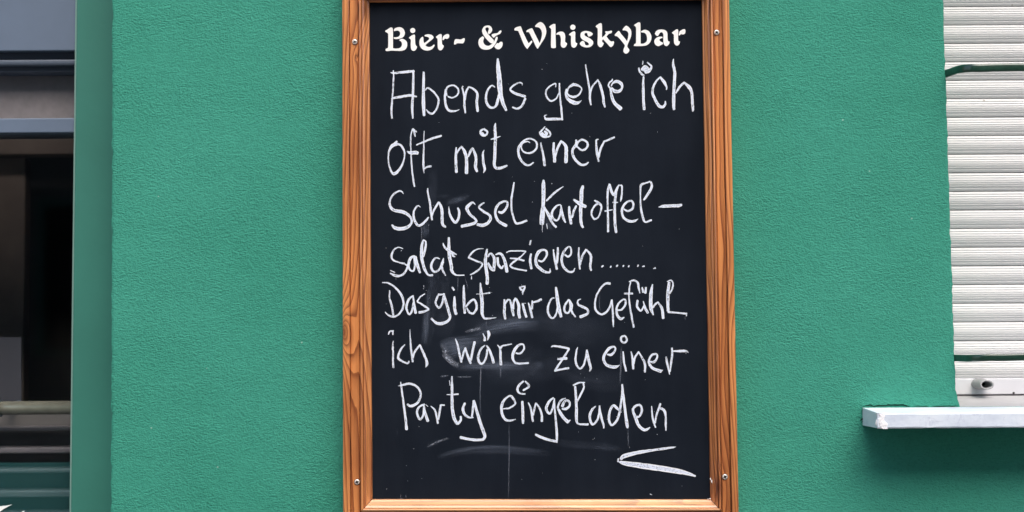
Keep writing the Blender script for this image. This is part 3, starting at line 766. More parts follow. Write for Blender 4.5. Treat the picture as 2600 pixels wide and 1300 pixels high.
# ---- chalk handwriting: strokes "x,y[,width] ..." in zoom units over a corner (ox, oy)
def catmull(p, n):
    out = []
    N = len(p)
    for i in range(N - 1):
        p0 = p[i-1] if i else p[0] - (p[1] - p[0]) * .5
        p1, p2 = p[i], p[i+1]
        p3 = p[i+2] if i + 2 < N else p2 + (p2 - p1) * .5
        for k_ in range(n):
            t = k_ / n
            out.append(0.5 * ((2*p1) + (p2-p0)*t + (2*p0-5*p1+4*p2-p3)*t*t + (-p0+3*p1-3*p2+p3)*t**3))
    out.append(p[-1]); return out
layer = [0]
srnd = random.Random(3)
def stroke(mb, txt, ox, oy, s=6.133, wk=1.0, ragged=1.0, Y0=None, bow=5):
    pts = []; last = None
    toks = [tuple(float(q_) for q_ in tk.split(',')) for tk in txt.split()]
    ws = [tk[2] if len(tk) > 2 else None for tk in toks]
    if ws[0] is None: ws[0] = next((x for x in ws if x is not None), 34)
    for i in range(1, len(ws)):
        if ws[i] is None: ws[i] = ws[i-1]
    arr = [np.array((tk[0], tk[1], w_)) for tk, w_ in zip(toks, ws)]
    if len(arr) == 1: arr.append(arr[0] + np.array((1, .5, 0)))
    c = catmull(arr, bow)
    P2 = np.array([q_[:2] for q_ in c]); W = np.array([max(q_[2], 7) for q_ in c]) * wk
    d = np.gradient(P2, axis=0); L = np.hypot(d[:, 0], d[:, 1]) + 1e-9; T = d / L[:, None]; N = np.stack((-T[:, 1], T[:, 0]), 1)
    # rounded, slightly ragged ends
    w0, w1 = W[0], W[-1]
    pre = [(P2[0] - T[0] * w0 * .30, w0 * .45), (P2[0] - T[0] * w0 * .16, w0 * .82)]
    post = [(P2[-1] + T[-1] * w1 * .16, w1 * .82), (P2[-1] + T[-1] * w1 * .30, w1 * .45)]
    PP = np.array([q_[0] for q_ in pre] + list(P2) + [q_[0] for q_ in post]); WW = np.array([q_[1] for q_ in pre] + list(W) + [q_[1] for q_ in post])
    NN = np.array([N[0], N[0]] + list(N) + [N[-1], N[-1]])
    layer[0] += 1; Y = (Y0 if Y0 is not None else YP - .0004) - .000012 * (layer[0] % 24)
    vs = []; uvs = []; run = srnd.random() * 5
    for i in range(len(PP)):
        if i: run += float(np.hypot(*(PP[i] - PP[i-1]))) / s * .00074
        ja, jb = srnd.gauss(0, 1.3) * ragged, srnd.gauss(0, 1.3) * ragged
        l = PP[i] + NN[i] * (WW[i] / 2 + ja); r = PP[i] - NN[i] * (WW[i] / 2 + jb)
        vs += [P(ox + l[0] / s, oy + l[1] / s, Y), P(ox + PP[i][0] / s, oy + PP[i][1] / s, Y), P(ox + r[0] / s, oy + r[1] / s, Y)]
        uvs += [(0, run), (.5, run), (1, run)]
    fs = []
    for i in range(len(PP) - 1):
        for j in (0, 1):
            fs.append((3*i+j, 3*i+j+1, 3*i+3+j+1, 3*i+3+j))
    # same winding towards the viewer
    fs2 = []
    for f_ in fs:
        a_, b_, c_, d_ = (vs[q_] for q_ in f_)
        nrm = (c_ - a_).cross(d_ - b_)
        fs2.append(f_ if nrm.y < 0 else tuple(reversed(f_)))
    mb.add(vs, fs2, uvs)
def word(text, ox, oy, strokes, name="chalk_word", label=None, wk=0.81):
    b = MB()
    for s_ in strokes.split(';'):
        if s_.strip(): stroke(b, s_.strip(), ox, oy, wk=wk)
    b.build(name, M_chalk, panel, label=label or ('handwritten chalk word "%s"' % text))

word("Abends", 960, 130, """238,300,20 240,420,28 232,600 220,760 208,900,38 218,1045,24;195,330,10 240,340,34 380,328,45 500,315,46 560,313,36;
548,300,36 547,500,42 540,700 530,880,46 540,1045,26;205,742,12 250,728,38 400,700,45 500,688,46 600,706,26;
700,320,14 712,360,42 705,600,52 708,850,62 716,1000,48;735,610,20 775,572,30 860,630,34 930,720,34 942,790,34 910,900,34 850,970,36 790,955,34 752,910,20;
1072,690,24 1058,620,30 1085,555,32 1165,530,30 1235,570,30 1253,630,30 1225,690,28 1150,725,28 1090,705,26;1048,600,30 1040,720,40 1055,840,45 1100,920,45 1180,935,36 1265,910,10;
1325,545,16 1310,570,26 1340,700,36 1345,850,40 1360,960,26;1350,760,36 1368,640,40 1410,560,30;1410,555,24 1480,585,36 1545,660,42 1535,800,46 1550,920,48 1560,940,20;
1820,560,16 1770,535,28 1710,600,36 1680,700,42 1690,800,45 1740,870,46 1800,878,36 1840,840,44 1870,740,50 1890,660,44;1862,120,38 1870,250,72 1885,400,88 1895,560,94 1915,700,75 1950,820,62 1995,920,44;
2245,530,12 2235,495,22 2180,495,26 2090,550,34 2060,600,38 2120,650,50 2200,680,48 2290,705,50;2292,735,38 2240,850,40 2165,895,38 2095,872,28;2028,508,8""")
word("gehe", 1360, 130, """312,560,8 308,505,28 230,540,26 165,610,26 165,690,30 200,750,34 250,775,32 320,735,28 365,650,22;370,500,26 372,600,30 385,750,30 400,900,38 415,1070,32;415,1057,34 300,1055,50 170,1058,46 145,1030,26 140,1005,22 175,990,8;
590,495,12 520,560,30 492,640,24 520,690,36 590,712,46 670,680,34 715,600,24 690,550,28 600,520,50 530,560,24;480,590,26 470,660,38 500,740,55 580,795,78 650,805,58 715,765,8;
778,210,22 790,300,26 820,480,34 845,620,40 845,740,40 862,835,28;850,650,30 890,540,30 965,455,32;968,440,18 1010,540,46 1050,700,46 1060,800,46 1080,870,28;
1195,430,12 1190,455,28 1150,490,28 1135,540,28 1165,590,36 1185,700,50 1225,800,62 1325,895,76;1178,545,16 1200,500,30 1260,470,56 1330,505,60 1345,570,40 1300,622,56 1230,622,64 1185,570,26""")
word("ich", 1360, 130, """1680,395,30 1675,550,46 1680,750,50 1690,905,50;1672,152,12 1665,205,20;1605,262,26 1618,310,34 1655,360,36 1690,375,18;1740,175,24 1770,200,30 1805,245,36 1760,310,60 1710,325,60;1660,290,60 1700,240,56 1740,270,60 1690,300,56;
2035,600,16 2040,560,32 2000,480,58 1945,412,36;1950,400,26 1890,450,30 1835,550,40 1820,650,46 1860,750,50 1920,850,55 1980,868,50 2015,830,40 2020,780,24;
2148,120,10 2140,200,42 2165,320,52 2160,500,56 2150,700,60 2150,850,56 2155,905,50;2185,650,26 2240,560,44 2310,490,38;2310,485,30 2390,560,66 2430,640,50 2440,780,50 2450,900,46 2445,940,16;1790,967,9""")
word("oft", 970, 300, """232,360,30 200,395,50 165,430,50;235,395,34 300,430,40 345,510,34 350,600,24 320,710,34 260,810,44 195,865,56 150,840,40 110,730,26 98,600,22 115,500,36 165,425,64 235,410,44;
515,285,22 500,200,40 478,170,26 450,260,22 445,380,26 450,500,24 455,620,26 465,780,30 485,950,32 505,1065,28;480,160,18 540,215,18;388,515,12 440,538,58 520,535,68 553,545,64;
655,200,12 650,330,18 652,450,24 645,600,34 645,750,36 655,855,10;650,795,26 700,760,32 762,748,38;535,418,20 650,370,34 800,310,38 920,275,38""")
word("mit", 970, 300, """1155,455,22 1150,560,42 1150,700,50 1158,840,52;1165,560,20 1190,500,34 1240,440,28;1245,450,32 1290,530,56 1315,640,58 1315,855,64;1345,600,26 1375,520,46 1410,460,24;1415,475,36 1450,560,52 1465,640,50 1455,750,56 1478,830,42;
1590,495,10 1570,560,36 1580,700,44 1600,790,46 1580,850,12;1600,165,26 1545,190,40 1535,235,38 1570,270,40 1620,260,36 1640,210,34 1600,180,36;1560,230,40 1590,265,36;
1770,75,10 1758,130,42 1765,300,54 1760,450,56 1755,600,56 1748,720,54 1775,775,50 1850,775,50 1945,738,34;1697,330,22 1760,310,34 1845,283,10""")
word("einer", 1290, 300, """340,382,14 300,362,20 230,390,24 205,450,26 240,520,30 330,545,36 410,510,38 450,440,36 430,360,32 340,318,28 250,350,36 180,430,44 160,500,44 175,600,44 240,700,40 320,735,34 395,690,20;
510,380,22 520,450,32 550,580,42 570,735,50;575,135,20 520,200,34 498,230,34 540,285,40 600,290,36 655,275,26 650,220,34 590,165,34;530,230,40 560,265,50 605,240,50 570,205,40;
712,385,40 708,500,46 722,610,56 725,680,54;740,600,24 765,480,46 830,355,40;840,365,34 900,440,58 905,550,64 900,685,66;
1058,340,30 1065,400,54 1010,480,46 1005,560,46 1050,650,48 1130,720,46 1200,725,40 1252,688,22;1070,450,34 1085,380,34 1150,335,34 1225,370,36 1240,430,40 1200,485,38 1140,495,34 1085,450,30;
1405,330,20 1375,345,30 1375,430,38 1385,540,46 1410,675,26;1410,610,36 1440,480,40 1495,370,32;1490,365,32 1570,335,36 1655,298,36""")
word("Schussel", 970, 440, """333,320,14 300,280,26 240,285,32 160,350,32 120,440,34 135,530,50 200,580,56 320,600,66 410,650,50 460,720,40 450,790,44 380,845,60 280,865,66 200,850,60 155,805,30;
600,530,8 560,505,22 510,560,34 490,640,38 510,740,46 560,810,46 620,795,44 690,730,40 723,685,24;
710,235,22 715,320,30 745,450,38 760,600,40 780,725,32;780,660,26 810,570,38 885,450,36;890,455,34 930,560,54 935,700,54 945,800,50 990,835,34;
1040,520,10 1050,620,36 1085,700,46 1140,765,48 1190,700,46 1200,600,44 1180,540,32;
1455,490,12 1410,455,32 1350,500,60 1320,550,60 1370,640,48 1440,700,44 1468,750,42 1400,790,54 1240,825,56;
1590,458,20 1540,490,34 1510,535,30 1590,600,44 1670,650,44 1690,710,50 1640,780,54 1560,810,60 1485,798,46;
1815,600,34 1870,610,50 1930,550,44 1955,470,38 1920,435,34 1830,470,44 1770,560,46 1770,660,46 1820,750,50 1935,815,60;
2055,145,28 2035,280,34 2015,400,36 2015,540,34 2040,660,34 2080,770,38 2150,775,42 2255,737,34""")
word("Kartoffel-", 1340, 430, """245,170,36 245,250,70 245,400,72 240,550,64 222,700,76 207,850,58;250,600,40 245,750,42 235,860,32;225,870,12 228,975,6;553,268,16 440,345,36 360,420,36 292,488,32;255,590,36 330,720,56 380,830,40 440,900,40;295,850,14 305,925,12;
510,548,14 450,570,34 390,640,40 375,720,46 410,780,38 460,793,32 500,720,34 515,620,32;515,560,26 535,680,44 560,770,44 588,828,20;
645,580,36 648,680,50 675,845,50;690,750,34 720,640,40 755,568,34;
860,260,44 840,330,66 835,450,70 825,600,64 825,750,56 835,850,50 860,905,36;718,472,34 800,530,66 900,578,62;
1040,485,26 1100,520,44 1145,570,36 1135,650,30 1100,740,30 1040,773,34 995,710,32 1000,640,34 1050,560,36 1110,530,36;
1270,228,28 1245,350,38 1243,500,32 1245,650,34 1250,800,38 1250,970,40;1278,235,32 1300,330,50 1345,400,48 1390,300,44 1422,238,18;1202,650,28 1320,630,18;
1385,300,30 1370,400,46 1355,550,46 1355,700,48 1360,850,50 1375,980,46;1322,515,22 1400,515,22;1430,250,18 1465,257,32 1468,350,30 1455,450,34 1445,500,14;
1498,620,30 1560,650,36 1630,610,40 1645,540,36 1610,490,32 1530,520,38 1475,600,44 1470,690,40 1510,770,46 1600,810,50 1670,800,40 1720,770,8;
1808,475,32 1860,400,48 1930,280,44 1920,197,32;1905,190,28 1830,215,30 1770,240,44 1755,310,32 1755,450,24 1762,600,36 1790,740,42 1830,820,34 1925,790,34;
2035,588,10 2110,575,54 2250,568,56 2350,565,58 2395,552,40;374,222,20""")
word("salat", 970, 570, """325,375,14 260,355,20 190,390,30 150,480,40 170,550,34 260,590,24 350,610,34;360,620,26 398,650,38 360,740,34 300,790,36 220,800,50 130,760,24;130,715,14 200,745,16;300,408,18;
505,490,32 440,530,50 410,640,46 440,710,38 490,720,34 510,640,34 500,520,32;520,500,46 540,600,60 590,750,40;
640,250,28 620,330,50 615,450,60 625,560,56 665,700,48 720,785,36 785,790,40;640,240,22 680,270,30 672,380,44 640,500,36;
900,535,18 840,520,28 790,570,40 765,650,46 790,720,42 840,735,34 900,690,36 940,600,50 955,525,18;930,600,38 940,700,38 990,795,18;
1042,205,36 1040,350,56 1050,500,64 1080,650,58 1085,720,54 1150,785,28 1280,790,20;950,290,18 980,360,40 1080,430,50 1160,468,18;1080,440,20 1110,490,38 1140,505,8""")
word("spazieren", 970, 570, """1578,378,10 1500,380,20 1420,420,32 1350,505,30;1345,515,32 1450,560,34 1558,610,32 1530,680,28 1440,750,32 1372,783,18;1392,800,12 1394,850,18;
1635,385,28 1620,480,50 1610,600,58 1630,750,60 1640,850,58 1635,925,56;1650,500,32 1690,450,34 1745,520,50 1745,640,54 1740,715,48;1650,600,36 1700,690,54 1750,720,28;
1770,470,22 1830,450,42 1880,490,50 1920,600,58 1945,735,60;1800,520,46 1810,620,44 1860,680,42 1890,640,28;
1937,435,18 1990,415,24 2110,410,24 2238,415,22;2240,418,20 2150,510,28 2030,600,34 2000,650,32 2080,690,30 2250,718,28;1995,525,22 2100,535,34 2210,563,34;
2320,458,34 2305,560,44 2325,685,50;2318,250,26 2300,315,28;
2437,562,34 2497,572,36 2557,500,36 2562,420,40 2507,395,34 2437,430,60 2397,520,50 2403,620,56 2477,700,56 2547,740,44 2612,740,34 2617,685,10;
2667,390,18 2682,500,36 2722,695,42;2722,600,40 2737,450,44 2737,362,34;
2847,470,32 2897,500,36 2942,460,30 2942,380,32 2912,345,28 2847,400,42 2807,480,44 2797,560,44 2827,660,46 2907,735,38 2977,730,34 3002,680,12;
3065,358,22 3062,500,34 3082,695,28;3082,630,30 3117,500,40 3177,390,34;3182,393,28 3247,470,46 3252,560,48 3242,650,44 3257,715,34""")
word("row of dots", 1320, 570, """1275,660,28 1298,642,28;1415,658,44;1505,650,32 1522,636,32;1612,645,42;1695,650,42;1838,643,46;1905,655,14 1935,650,34;2075,690,8 2112,678,28""", label="row of eight handwritten chalk dots")
word("Das", 960, 680, """180,352,20 180,470,30 215,600,36 235,735,38;65,232,16 150,235,28 260,300,34 360,420,42 395,540,38 375,650,36 300,740,34 220,760,34 150,730,28 110,690,16;
540,440,28 480,490,40 440,600,44 460,690,36 490,723,32 530,660,36 550,540,28;545,432,24 560,560,44 585,705,46;
728,405,18 660,450,28 610,520,28;610,525,28 700,580,36 788,640,30;790,648,32 720,680,40 640,695,48;
712,275,8 712,300,10;708,325,14;748,352,8""")
word("gibt", 960, 680, """1000,415,28 940,418,44;930,440,36 895,540,36 930,610,34 960,618,32 1000,540,36 1020,440,36;1020,405,40 1060,540,46 1100,680,50 1120,770,46 1070,840,50 980,870,58 900,855,48 830,790,32;
1190,450,32 1190,560,56 1195,650,54 1215,720,52;1155,305,32 1182,345,38;
1335,272,22 1335,400,46 1340,550,50 1350,705,44;1370,605,26 1420,540,40 1490,495,38 1530,560,44 1530,640,42 1480,710,38 1420,690,38 1380,625,26;
1592,235,22 1605,400,60 1620,550,60 1620,700,56 1650,780,38 1720,790,30 1840,775,12;1530,410,12 1640,405,20 1740,388,32;1768,384,8;1780,745,10""")
word("mir", 960, 680, """1965,495,32 1970,600,48 1965,700,50 1980,795,38;1985,560,24 2010,510,38 2050,500,28 2070,560,38 2095,680,50 2110,745,38;2110,640,26 2110,540,38 2140,475,36;2150,485,42 2190,580,54 2190,700,56 2205,775,56;
2252,560,36 2270,640,48 2308,765,44;2240,552,8 2300,552,8;2200,305,22 2285,292,28 2255,370,36 2250,420,8;2205,315,28 2235,345,38;2235,268,12;2290,278,12;
2340,545,18 2370,640,42 2400,775,38;2400,640,32 2400,560,34 2400,510,18;2402,540,28 2480,520,40 2540,492,44""")
word("das", 1350, 680, """355,470,16 310,480,28 265,570,36 250,670,40 280,750,38 330,783,32 380,720,34 400,620,28;378,305,36 390,400,56 410,550,66 430,660,66 458,760,52;
575,495,28 520,580,40 510,670,38 560,705,34 600,640,34 590,520,28;580,500,38 620,580,54 620,670,38 680,763,28;
765,485,12 720,510,26 725,570,34 800,610,46 870,650,42 870,710,42 820,740,50 757,763,54""")
word("Gefühl", 1350, 680, """1220,245,44 1150,245,38 1080,310,32 1010,430,30 985,560,34 1000,660,38 1080,723,38 1160,690,36 1220,600,34 1245,500,26;1250,500,28 1260,650,32 1268,800,36 1272,920,18;
1340,660,26 1400,650,34 1455,580,36 1460,505,34 1420,495,28 1350,560,34 1320,650,38 1335,740,44 1385,795,50 1440,770,18;
1520,215,22 1590,195,30 1650,230,36 1665,310,40 1685,395,14;1540,225,22 1520,320,26 1515,450,26 1530,600,32 1555,750,34 1590,925,34;1445,400,34 1570,400,34;
1648,508,40 1640,600,44 1680,658,38 1710,662,34 1745,600,34;1740,520,18 1765,620,46 1808,700,46;1722,305,26 1735,380,40;1780,305,34 1770,392,46;
1882,260,24 1860,380,60 1855,520,64 1860,640,62 1895,735,16;1890,620,28 1920,570,34 1970,535,32;1975,545,28 2030,640,50 2048,785,50;
2140,230,48 2125,350,58 2120,500,58 2125,670,50;2110,215,18 2170,195,28 2200,240,28 2190,320,32 2150,400,24;2125,688,36 2250,700,30 2400,715,34;2410,705,28 2410,752,18""")
word("ich", 970, 810, """175,340,10 168,420,30 172,550,34 170,650,34 178,755,34;100,240,20 120,195,30 178,182,24;170,195,30 168,240,28;
355,400,18 300,460,34 255,560,40 260,620,44 330,665,34 400,690,34 420,655,22;
435,165,10 440,300,24 450,450,34 465,560,36 478,665,34;480,610,26 510,510,36 590,405,34;590,405,32 640,520,40 690,640,46 700,700,50 680,750,12""")
word("wäre", 970, 810, """1145,308,14 1175,400,34 1205,540,38 1236,670,34;1240,640,32 1265,540,36 1300,450,34;1300,465,32 1340,590,46 1380,688,40;1385,640,38 1410,500,44 1443,355,42;
1600,410,24 1540,470,38 1495,590,42 1520,680,42 1570,690,38 1620,600,36 1640,470,32;1630,415,24 1680,500,44 1738,680,50;1570,225,12 1600,290,36 1597,335,50;1652,190,42 1665,240,56 1645,330,12;
1800,405,16 1840,470,38 1845,600,44 1852,710,50;1850,450,38 1870,420,32 1940,405,26 2020,388,18;
2085,530,28 2150,535,34 2210,470,34 2200,400,30 2140,400,38 2070,470,56 2035,570,50 2050,650,44 2110,693,36 2278,685,34""")
word("zu", 1370, 810, """178,435,12 220,420,34 340,435,36 458,462,38;460,465,32 400,560,36 320,680,36 238,805,36;235,808,28 330,785,36 453,765,36;282,598,8;285,625,36 420,612,54;
595,435,8 575,500,28 560,620,36 575,710,40 630,773,34 690,710,36 720,600,34 735,485,28;735,485,34 765,640,50 795,760,40 780,812,14;640,852,8""")
word("einer", 1370, 810, """1055,550,28 1120,555,46 1180,480,34 1160,432,34 1080,460,50 1010,560,50 1000,640,50 1050,720,50 1170,748,60 1250,715,8;
1300,508,20 1308,600,34 1320,700,36 1348,810,30;1330,260,30 1275,280,38 1272,340,38 1320,370,34 1360,330,36 1338,268,32;
1425,508,18 1445,600,36 1460,775,40;1465,700,30 1485,600,36 1545,510,30;1545,518,28 1600,610,36 1640,700,40 1640,825,40;
1712,660,22 1780,670,46 1830,600,34 1820,548,32 1760,555,38 1710,620,40 1710,700,44 1770,770,50 1890,813,60;1880,810,50 1920,795,12;
1970,592,28 1990,700,36 2025,860,20;2030,820,26 2045,700,36 2065,560,36 2062,450,30;2080,500,26 2180,500,40 2280,500,38 2320,525,8""")
word("Party", 970, 940, """290,182,12 300,260,30 330,480,36 360,700,44 383,920,50;250,245,8 320,230,36 420,210,40 520,240,40 590,320,36 600,400,36 550,510,46 450,560,50 395,530,32;
660,530,32 580,570,38 545,650,40 570,740,42 600,763,38 640,700,36 650,585,32;650,545,26 670,660,46 714,792,52;680,535,12 715,565,12;
760,560,16 820,620,36 850,720,36 870,828,32;880,765,30 900,640,40 915,542,36;915,540,30 972,545,30;
1088,98,28 1090,250,44 1090,450,52 1095,600,56 1120,740,60 1170,835,50;1180,840,36 1225,780,44 1225,720,32;1010,380,12 1090,380,28 1188,372,26;1050,160,10 1060,240,12;
1290,512,34 1260,600,50 1290,690,48 1360,735,34 1420,735,24;1400,720,34 1415,600,40 1425,475,38;1430,475,42 1480,650,52 1540,850,60 1600,1020,56 1577,1075,48;1580,1080,42 1450,1085,50 1330,1070,48 1222,1045,50""")
word("eingeladen", 1330, 940, """-318,600,22 -228,590,30 -148,540,32 -133,500,32 -188,412,42 -248,412,32 -328,500,50 -348,620,50 -318,730,50 -248,785,42 -128,765,16;
-23,488,44 -18,620,50 -13,760,50 -13,828,34;22,172,26 82,250,38 -8,313,34;-8,172,34 -78,240,42 -98,310,44 -58,360,32 20,370,28;
70,505,18 110,600,38 140,795,36;145,700,32 165,600,36 190,512,30;195,518,28 250,600,36 280,700,40 280,795,44;
460,430,26 400,480,44 350,580,50 370,650,44 410,673,38 450,590,34 470,485,34;475,445,28 480,600,30 500,800,40 515,1000,44 515,1125,26;505,1108,42 370,1080,46 250,1035,50 185,1002,38;
650,437,16 580,470,34 530,570,36 560,650,56 620,740,60 688,808,60;690,800,40 725,775,14;600,560,56 640,480,38 700,480,38 715,550,36 660,600,50 600,600,38;
950,190,16 860,195,28 772,235,32;800,255,40 810,400,46 820,600,52 820,780,48 860,838,30 1000,842,42;925,200,28 935,270,34 880,390,38 835,480,26;
1120,560,16 1060,620,44 1025,720,50 1050,820,44 1085,843,38 1150,760,38 1175,640,36 1180,555,28;1180,565,28 1200,700,40 1240,848,34 1245,900,24;
1518,655,16 1450,590,50 1390,550,42 1340,640,46 1325,760,44 1350,838,42 1390,848,38 1460,760,44 1500,600,40 1530,360,34 1530,232,26;1532,224,34 1550,400,44 1580,650,48 1610,865,56 1625,900,10;
1740,722,36 1800,720,38 1840,620,40 1810,545,38 1740,555,42 1700,620,44 1740,740,56 1790,860,56 1870,928,54 1930,915,38 1965,890,12;
1990,562,16 2000,700,34 2020,800,34 2050,890,26;2045,820,30 2060,720,34 2100,600,38 2125,522,38;2110,590,34 2180,620,50 2210,720,36 2210,850,36 2215,938,20;2077,998,14;1100,1060,9;850,962,7;1645,1205,12""")
word("arrow", 1380, 1060, """2060,458,14 1950,475,38 1700,510,48 1450,550,66 1260,600,80 1205,645,56;1165,640,26 1160,690,26;1182,690,34 1280,715,84 1550,755,108 1800,790,108 2050,830,100 2200,860,78 2365,912,34;2155,1067,8;1660,1192,14 1690,1205,6""",
     name="chalk_arrow", label="handwritten chalk arrow head pointing left")

# ---- wiped chalk and drips (soft translucent patches)
M_sm_soft = mat_smear("chalk_haze", 0.06, 3, 5, (0.25, 0.8))
M_sm_streak = mat_smear("chalk_streaks", 0.34, 34, 2.0, (0.42, 0.78), (0.34, 0.40, 0.52))
M_sm_hard = mat_smear("chalk_rub", 0.8, 9, 14, (0.46, 0.70), (0.60, 0.65, 0.76))
M_drip = mat_smear("chalk_drip", 0.20, 1.5, 30, (0.25, 0.60), (0.55, 0.60, 0.72))
sl_ = [0]
def smear(pts, width, m, name="chalk_smear", label=None):
    sl_[0] += 1; Y = YP - .00012 - .00001 * (sl_[0] % 26)
    arr = [np.array((*p, width if len(p) < 3 else p[2])[:3], dtype=float) for p in [(q_ if len(q_) == 3 else (*q_, width)) for q_ in pts]]
    c = catmull(arr, 6); P2 = np.array([q_[:2] for q_ in c]); W = [q_[2] for q_ in c]
    d = np.gradient(P2, axis=0); T = d / (np.hypot(d[:, 0], d[:, 1])[:, None] + 1e-9); N = np.stack((-T[:, 1], T[:, 0]), 1)
    vs = []; uvs = []; n = 7
    for i in range(len(P2)):
        for j in range(n):
            u_ = j / (n - 1); q_ = P2[i] + N[i] * W[i] * (u_ - .5)
            vs.append(P(q_[0], q_[1], Y)); uvs.append((u_, i / (len(P2) - 1)))
    fs = [(i*n+j, i*n+j+1, (i+1)*n+j+1, (i+1)*n+j) for i in range(len(P2)-1) for j in range(n-1)]
    b = MB(); b.add(vs, fs, uvs); return b.build(name, m, panel, label=label)
smear([(1098, 430), (1099, 480), (1096, 530)], 26, M_sm_soft)
smear([(1132, 520, 6), (1150, 512, 15), (1170, 505, 14), (1194, 495, 4)], 17, M_sm_streak, label="pale wiped chalk blot above the word")
smear([(1130, 517), (1160, 508), (1192, 497)], 24, M_sm_soft)
smear([(1108, 500), (1125, 498), (1142, 496)], 10, M_sm_soft)
smear([(1080, 560), (1080, 605)], 24, M_sm_streak)
smear([(1097, 700), (1094, 780), (1086, 850), (1080, 880)], 30, M_sm_soft)
smear([(1088, 730), (1086, 790), (1080, 870)], 16, M_sm_streak)
smear([(1080, 790), (1079, 830), (1078, 876)], 20, M_sm_streak)
smear([(1110, 770), (1130, 800), (1120, 860)], 60, M_sm_soft)
smear([(1100, 640), (1100, 760)], 40, M_sm_soft)
smear([(1130, 690), (1128, 760)], 30, M_sm_soft)
smear([(1180, 840), (1230, 826), (1310, 818), (1380, 815), (1450, 824), (1560, 840)], 60, M_sm_soft)
smear([(1180, 842), (1212, 835), (1222, 832)], 10, M_sm_hard)
smear([(1200, 850), (1240, 836), (1320, 822), (1370, 824)], 46, M_sm_streak)
smear([(1230, 838), (1300, 822), (1350, 820)], 26, M_sm_streak)
smear([(1116, 880), (1140, 868), (1190, 862), (1230, 856)], 26, M_sm_streak, label="arc of wiped chalk left of the word")
smear([(1118, 882), (1150, 876), (1200, 872), (1240, 866)], 34, M_sm_streak)
smear([(1126, 890), (1160, 885), (1200, 884)], 40, M_sm_streak)
smear([(1130, 905), (1160, 892), (1196, 888)], 44, M_sm_streak)
smear([(1122, 873), (1130, 890), (1132, 904), (1150, 920), (1166, 930)], 17, M_sm_hard, label="rough chalk edge of a wiped patch")
smear([(1128, 896), (1136, 910), (1150, 921), (1164, 929)], 11, M_sm_hard)
smear([(1150, 930), (1220, 926), (1300, 930), (1352, 918)], 30, M_sm_streak)
smear([(1160, 934), (1240, 930), (1310, 926)], 22, M_sm_streak)
smear([(1170, 918), (1240, 922), (1330, 918), (1370, 880)], 70, M_sm_soft)
smear([(1340, 945), (1366, 930), (1378, 926)], 26, M_sm_soft); smear([(1345, 944), (1365, 930), (1378, 924)], 20, M_sm_soft)
smear([(1230, 950), (1330, 950), (1420, 930)], 60, M_sm_soft)
smear([(1118, 956), (1128, 955), (1138, 953)], 5, M_sm_hard); smear([(1160, 957), (1198, 957)], 4, M_sm_hard)
smear([(1085, 1135), (1110, 1122), (1140, 1112)], 6, M_sm_hard); smear([(1080, 1136), (1120, 1118)], 14, M_sm_soft)
smear([(1110, 1162), (1150, 1148), (1210, 1137), (1290, 1136), (1380, 1147)], 12, M_sm_streak)
smear([(1115, 1160), (1180, 1144), (1260, 1143), (1320, 1146), (1400, 1150)], 22, M_sm_soft, label="faint curved wipe mark near the foot of the board")
smear([(1140, 1154), (1200, 1144), (1290, 1144), (1390, 1150)], 20, M_sm_soft)
smear([(1400, 1122), (1450, 1128), (1530, 1134), (1585, 1142)], 22, M_sm_soft)
smear([(1500, 1136), (1580, 1140)], 9, M_sm_soft); smear([(1534, 1124), (1538, 1132)], 8, M_sm_soft)
smear([(1370, 830), (1450, 840), (1520, 842)], 80, M_sm_soft); smear([(1380, 900), (1480, 960), (1600, 970)], 60, M_sm_soft)
smear([(1010, 1085), (1008, 1110)], 4, M_sm_soft)
smear([(1342, 552, 10), (1396, 575), (1402, 588)], 11, M_sm_soft); smear([(1387, 552), (1392, 568), (1399, 583)], 12, M_sm_streak)
smear([(1018, 1256), (1016, 1264)], 3, M_drip); smear([(1030, 1256), (1031, 1264)], 3, M_drip); smear([(1015, 1266), (1024, 1266)], 4, M_drip)
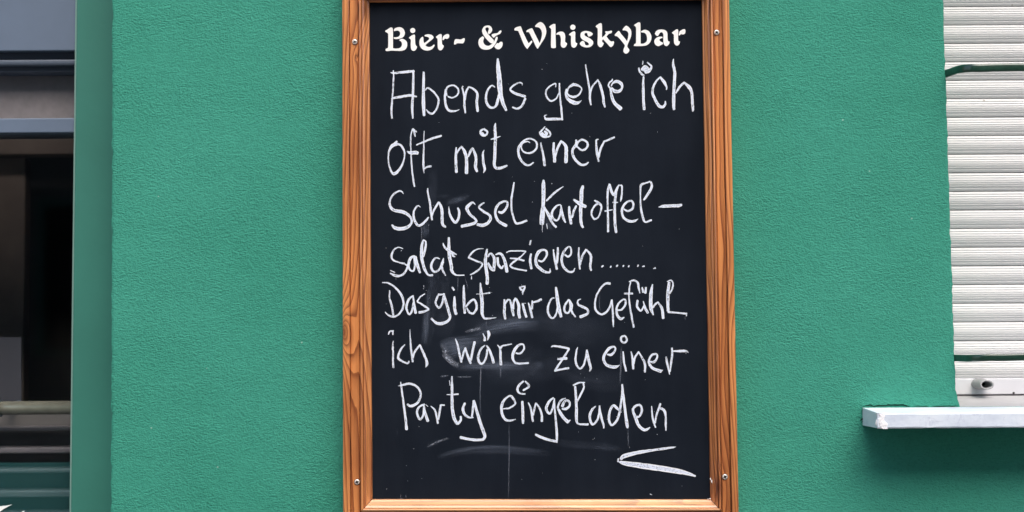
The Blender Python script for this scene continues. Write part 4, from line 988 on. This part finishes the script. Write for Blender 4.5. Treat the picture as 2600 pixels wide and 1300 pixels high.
for pts, wd in (([(1071, 568), (1070, 618)], 3.2), ([(1292, 1072), (1293, 1140), (1292, 1200), (1291, 1268)], 3.4), ([(1220, 925), (1221, 950), (1219, 1010), (1221, 1060)], 3.6), ([(1221, 930), (1219, 975)], 3.0),
                ([(1578, 875), (1577, 930), (1574, 980)], 3.2), ([(1577, 880), (1573, 975)], 2.4), ([(1594, 1088), (1595, 1110), (1595, 1135)], 3.6), ([(1180, 704), (1186, 722), (1188, 735)], 2.6), ([(1235, 812), (1235, 832)], 2.6),
                ([(1523, 745), (1522, 775), (1525, 792)], 2.4), ([(1271, 930), (1271, 960)], 4), ([(1739, 804), (1740, 812)], 2.4), ([(1006, 700), (1005, 712)], 3), ([(1163, 700), (1162, 740)], 3)):
    smear(pts, wd, M_drip, name="chalk_drip")
# chalk dust specks
b = MB()
for i in range(46):
    x, y = srnd.uniform(960, 1775), srnd.uniform(150, 1255); r_ = srnd.uniform(.35, .8)
    b.add([P(x + r_ * math.cos(a), y + r_ * math.sin(a), YP - .0005) for a in (0.5, 1.8, 3.1, 4.4, 5.6)], [(0, 1, 2, 3, 4)], [(0, 0)] * 5)
b.build("chalk_specks", M_chalk, panel, kind='stuff', label="tiny scattered chalk specks")
b = MB()
for (x, y, rx_, ry_) in ((1804, 1216, 1.6, 3.4), (1807, 1222, 1.8, 4.5), (1809.5, 1226, 1.2, 2.4), (1803, 1266, 2.5, 1.6), (1798, 1267, 2, 1)):
    c_ = P(x, y, -.0195)
    b.add([P(x + rx_ * math.cos(a), y + ry_ * math.sin(a), -.0262) for a in np.linspace(0, 5.5, 8)], [tuple(range(8))])
b.build("paint_chip", M_caulk, board, kind='stuff', label="small white chips on the inner edge of the frame")

# ------------------------------------------------------------------ house across the street (unseen, added to darken glass reflections and cut low sky)
opp = thing("added_townhouse", (0, -11.9, 0), "unseen grey brown house front added across the street to darken reflections", "building")
b = MB()
yw = -11.9
XS = [-10.5 + 3 * i for i in range(8)]
b.box((-13, yw - .3, 0), (13, yw, 10.5)); b.build("wall", M_opp, opp)  # wall of the added unseen house
fr0 = None
for fl in range(3):
    for x in XS:
        if fr0 is None:
            q0 = MB(); q0.box((-.6, 0, 0), (.6, .05, 1.7)); fr0 = q0.build("added_window", M_greenwood, opp); fr0.location = Vector((x, .003, 1.2 + fl * 3.2))
            g0 = MB(); g0.box((-.52, .055, .08), (.52, .06, 1.62)); pn0 = g0.build("pane", M_hole, fr0); pn0.location = (0, 0.03, .08)
        else:
            c = fr0.copy(); COL.objects.link(c); c.parent = opp; c.location = Vector((x, .003, 1.2 + fl * 3.2))
            d = pn0.copy(); COL.objects.link(d); d.parent = c; d.location = (0, 0.03, .08)
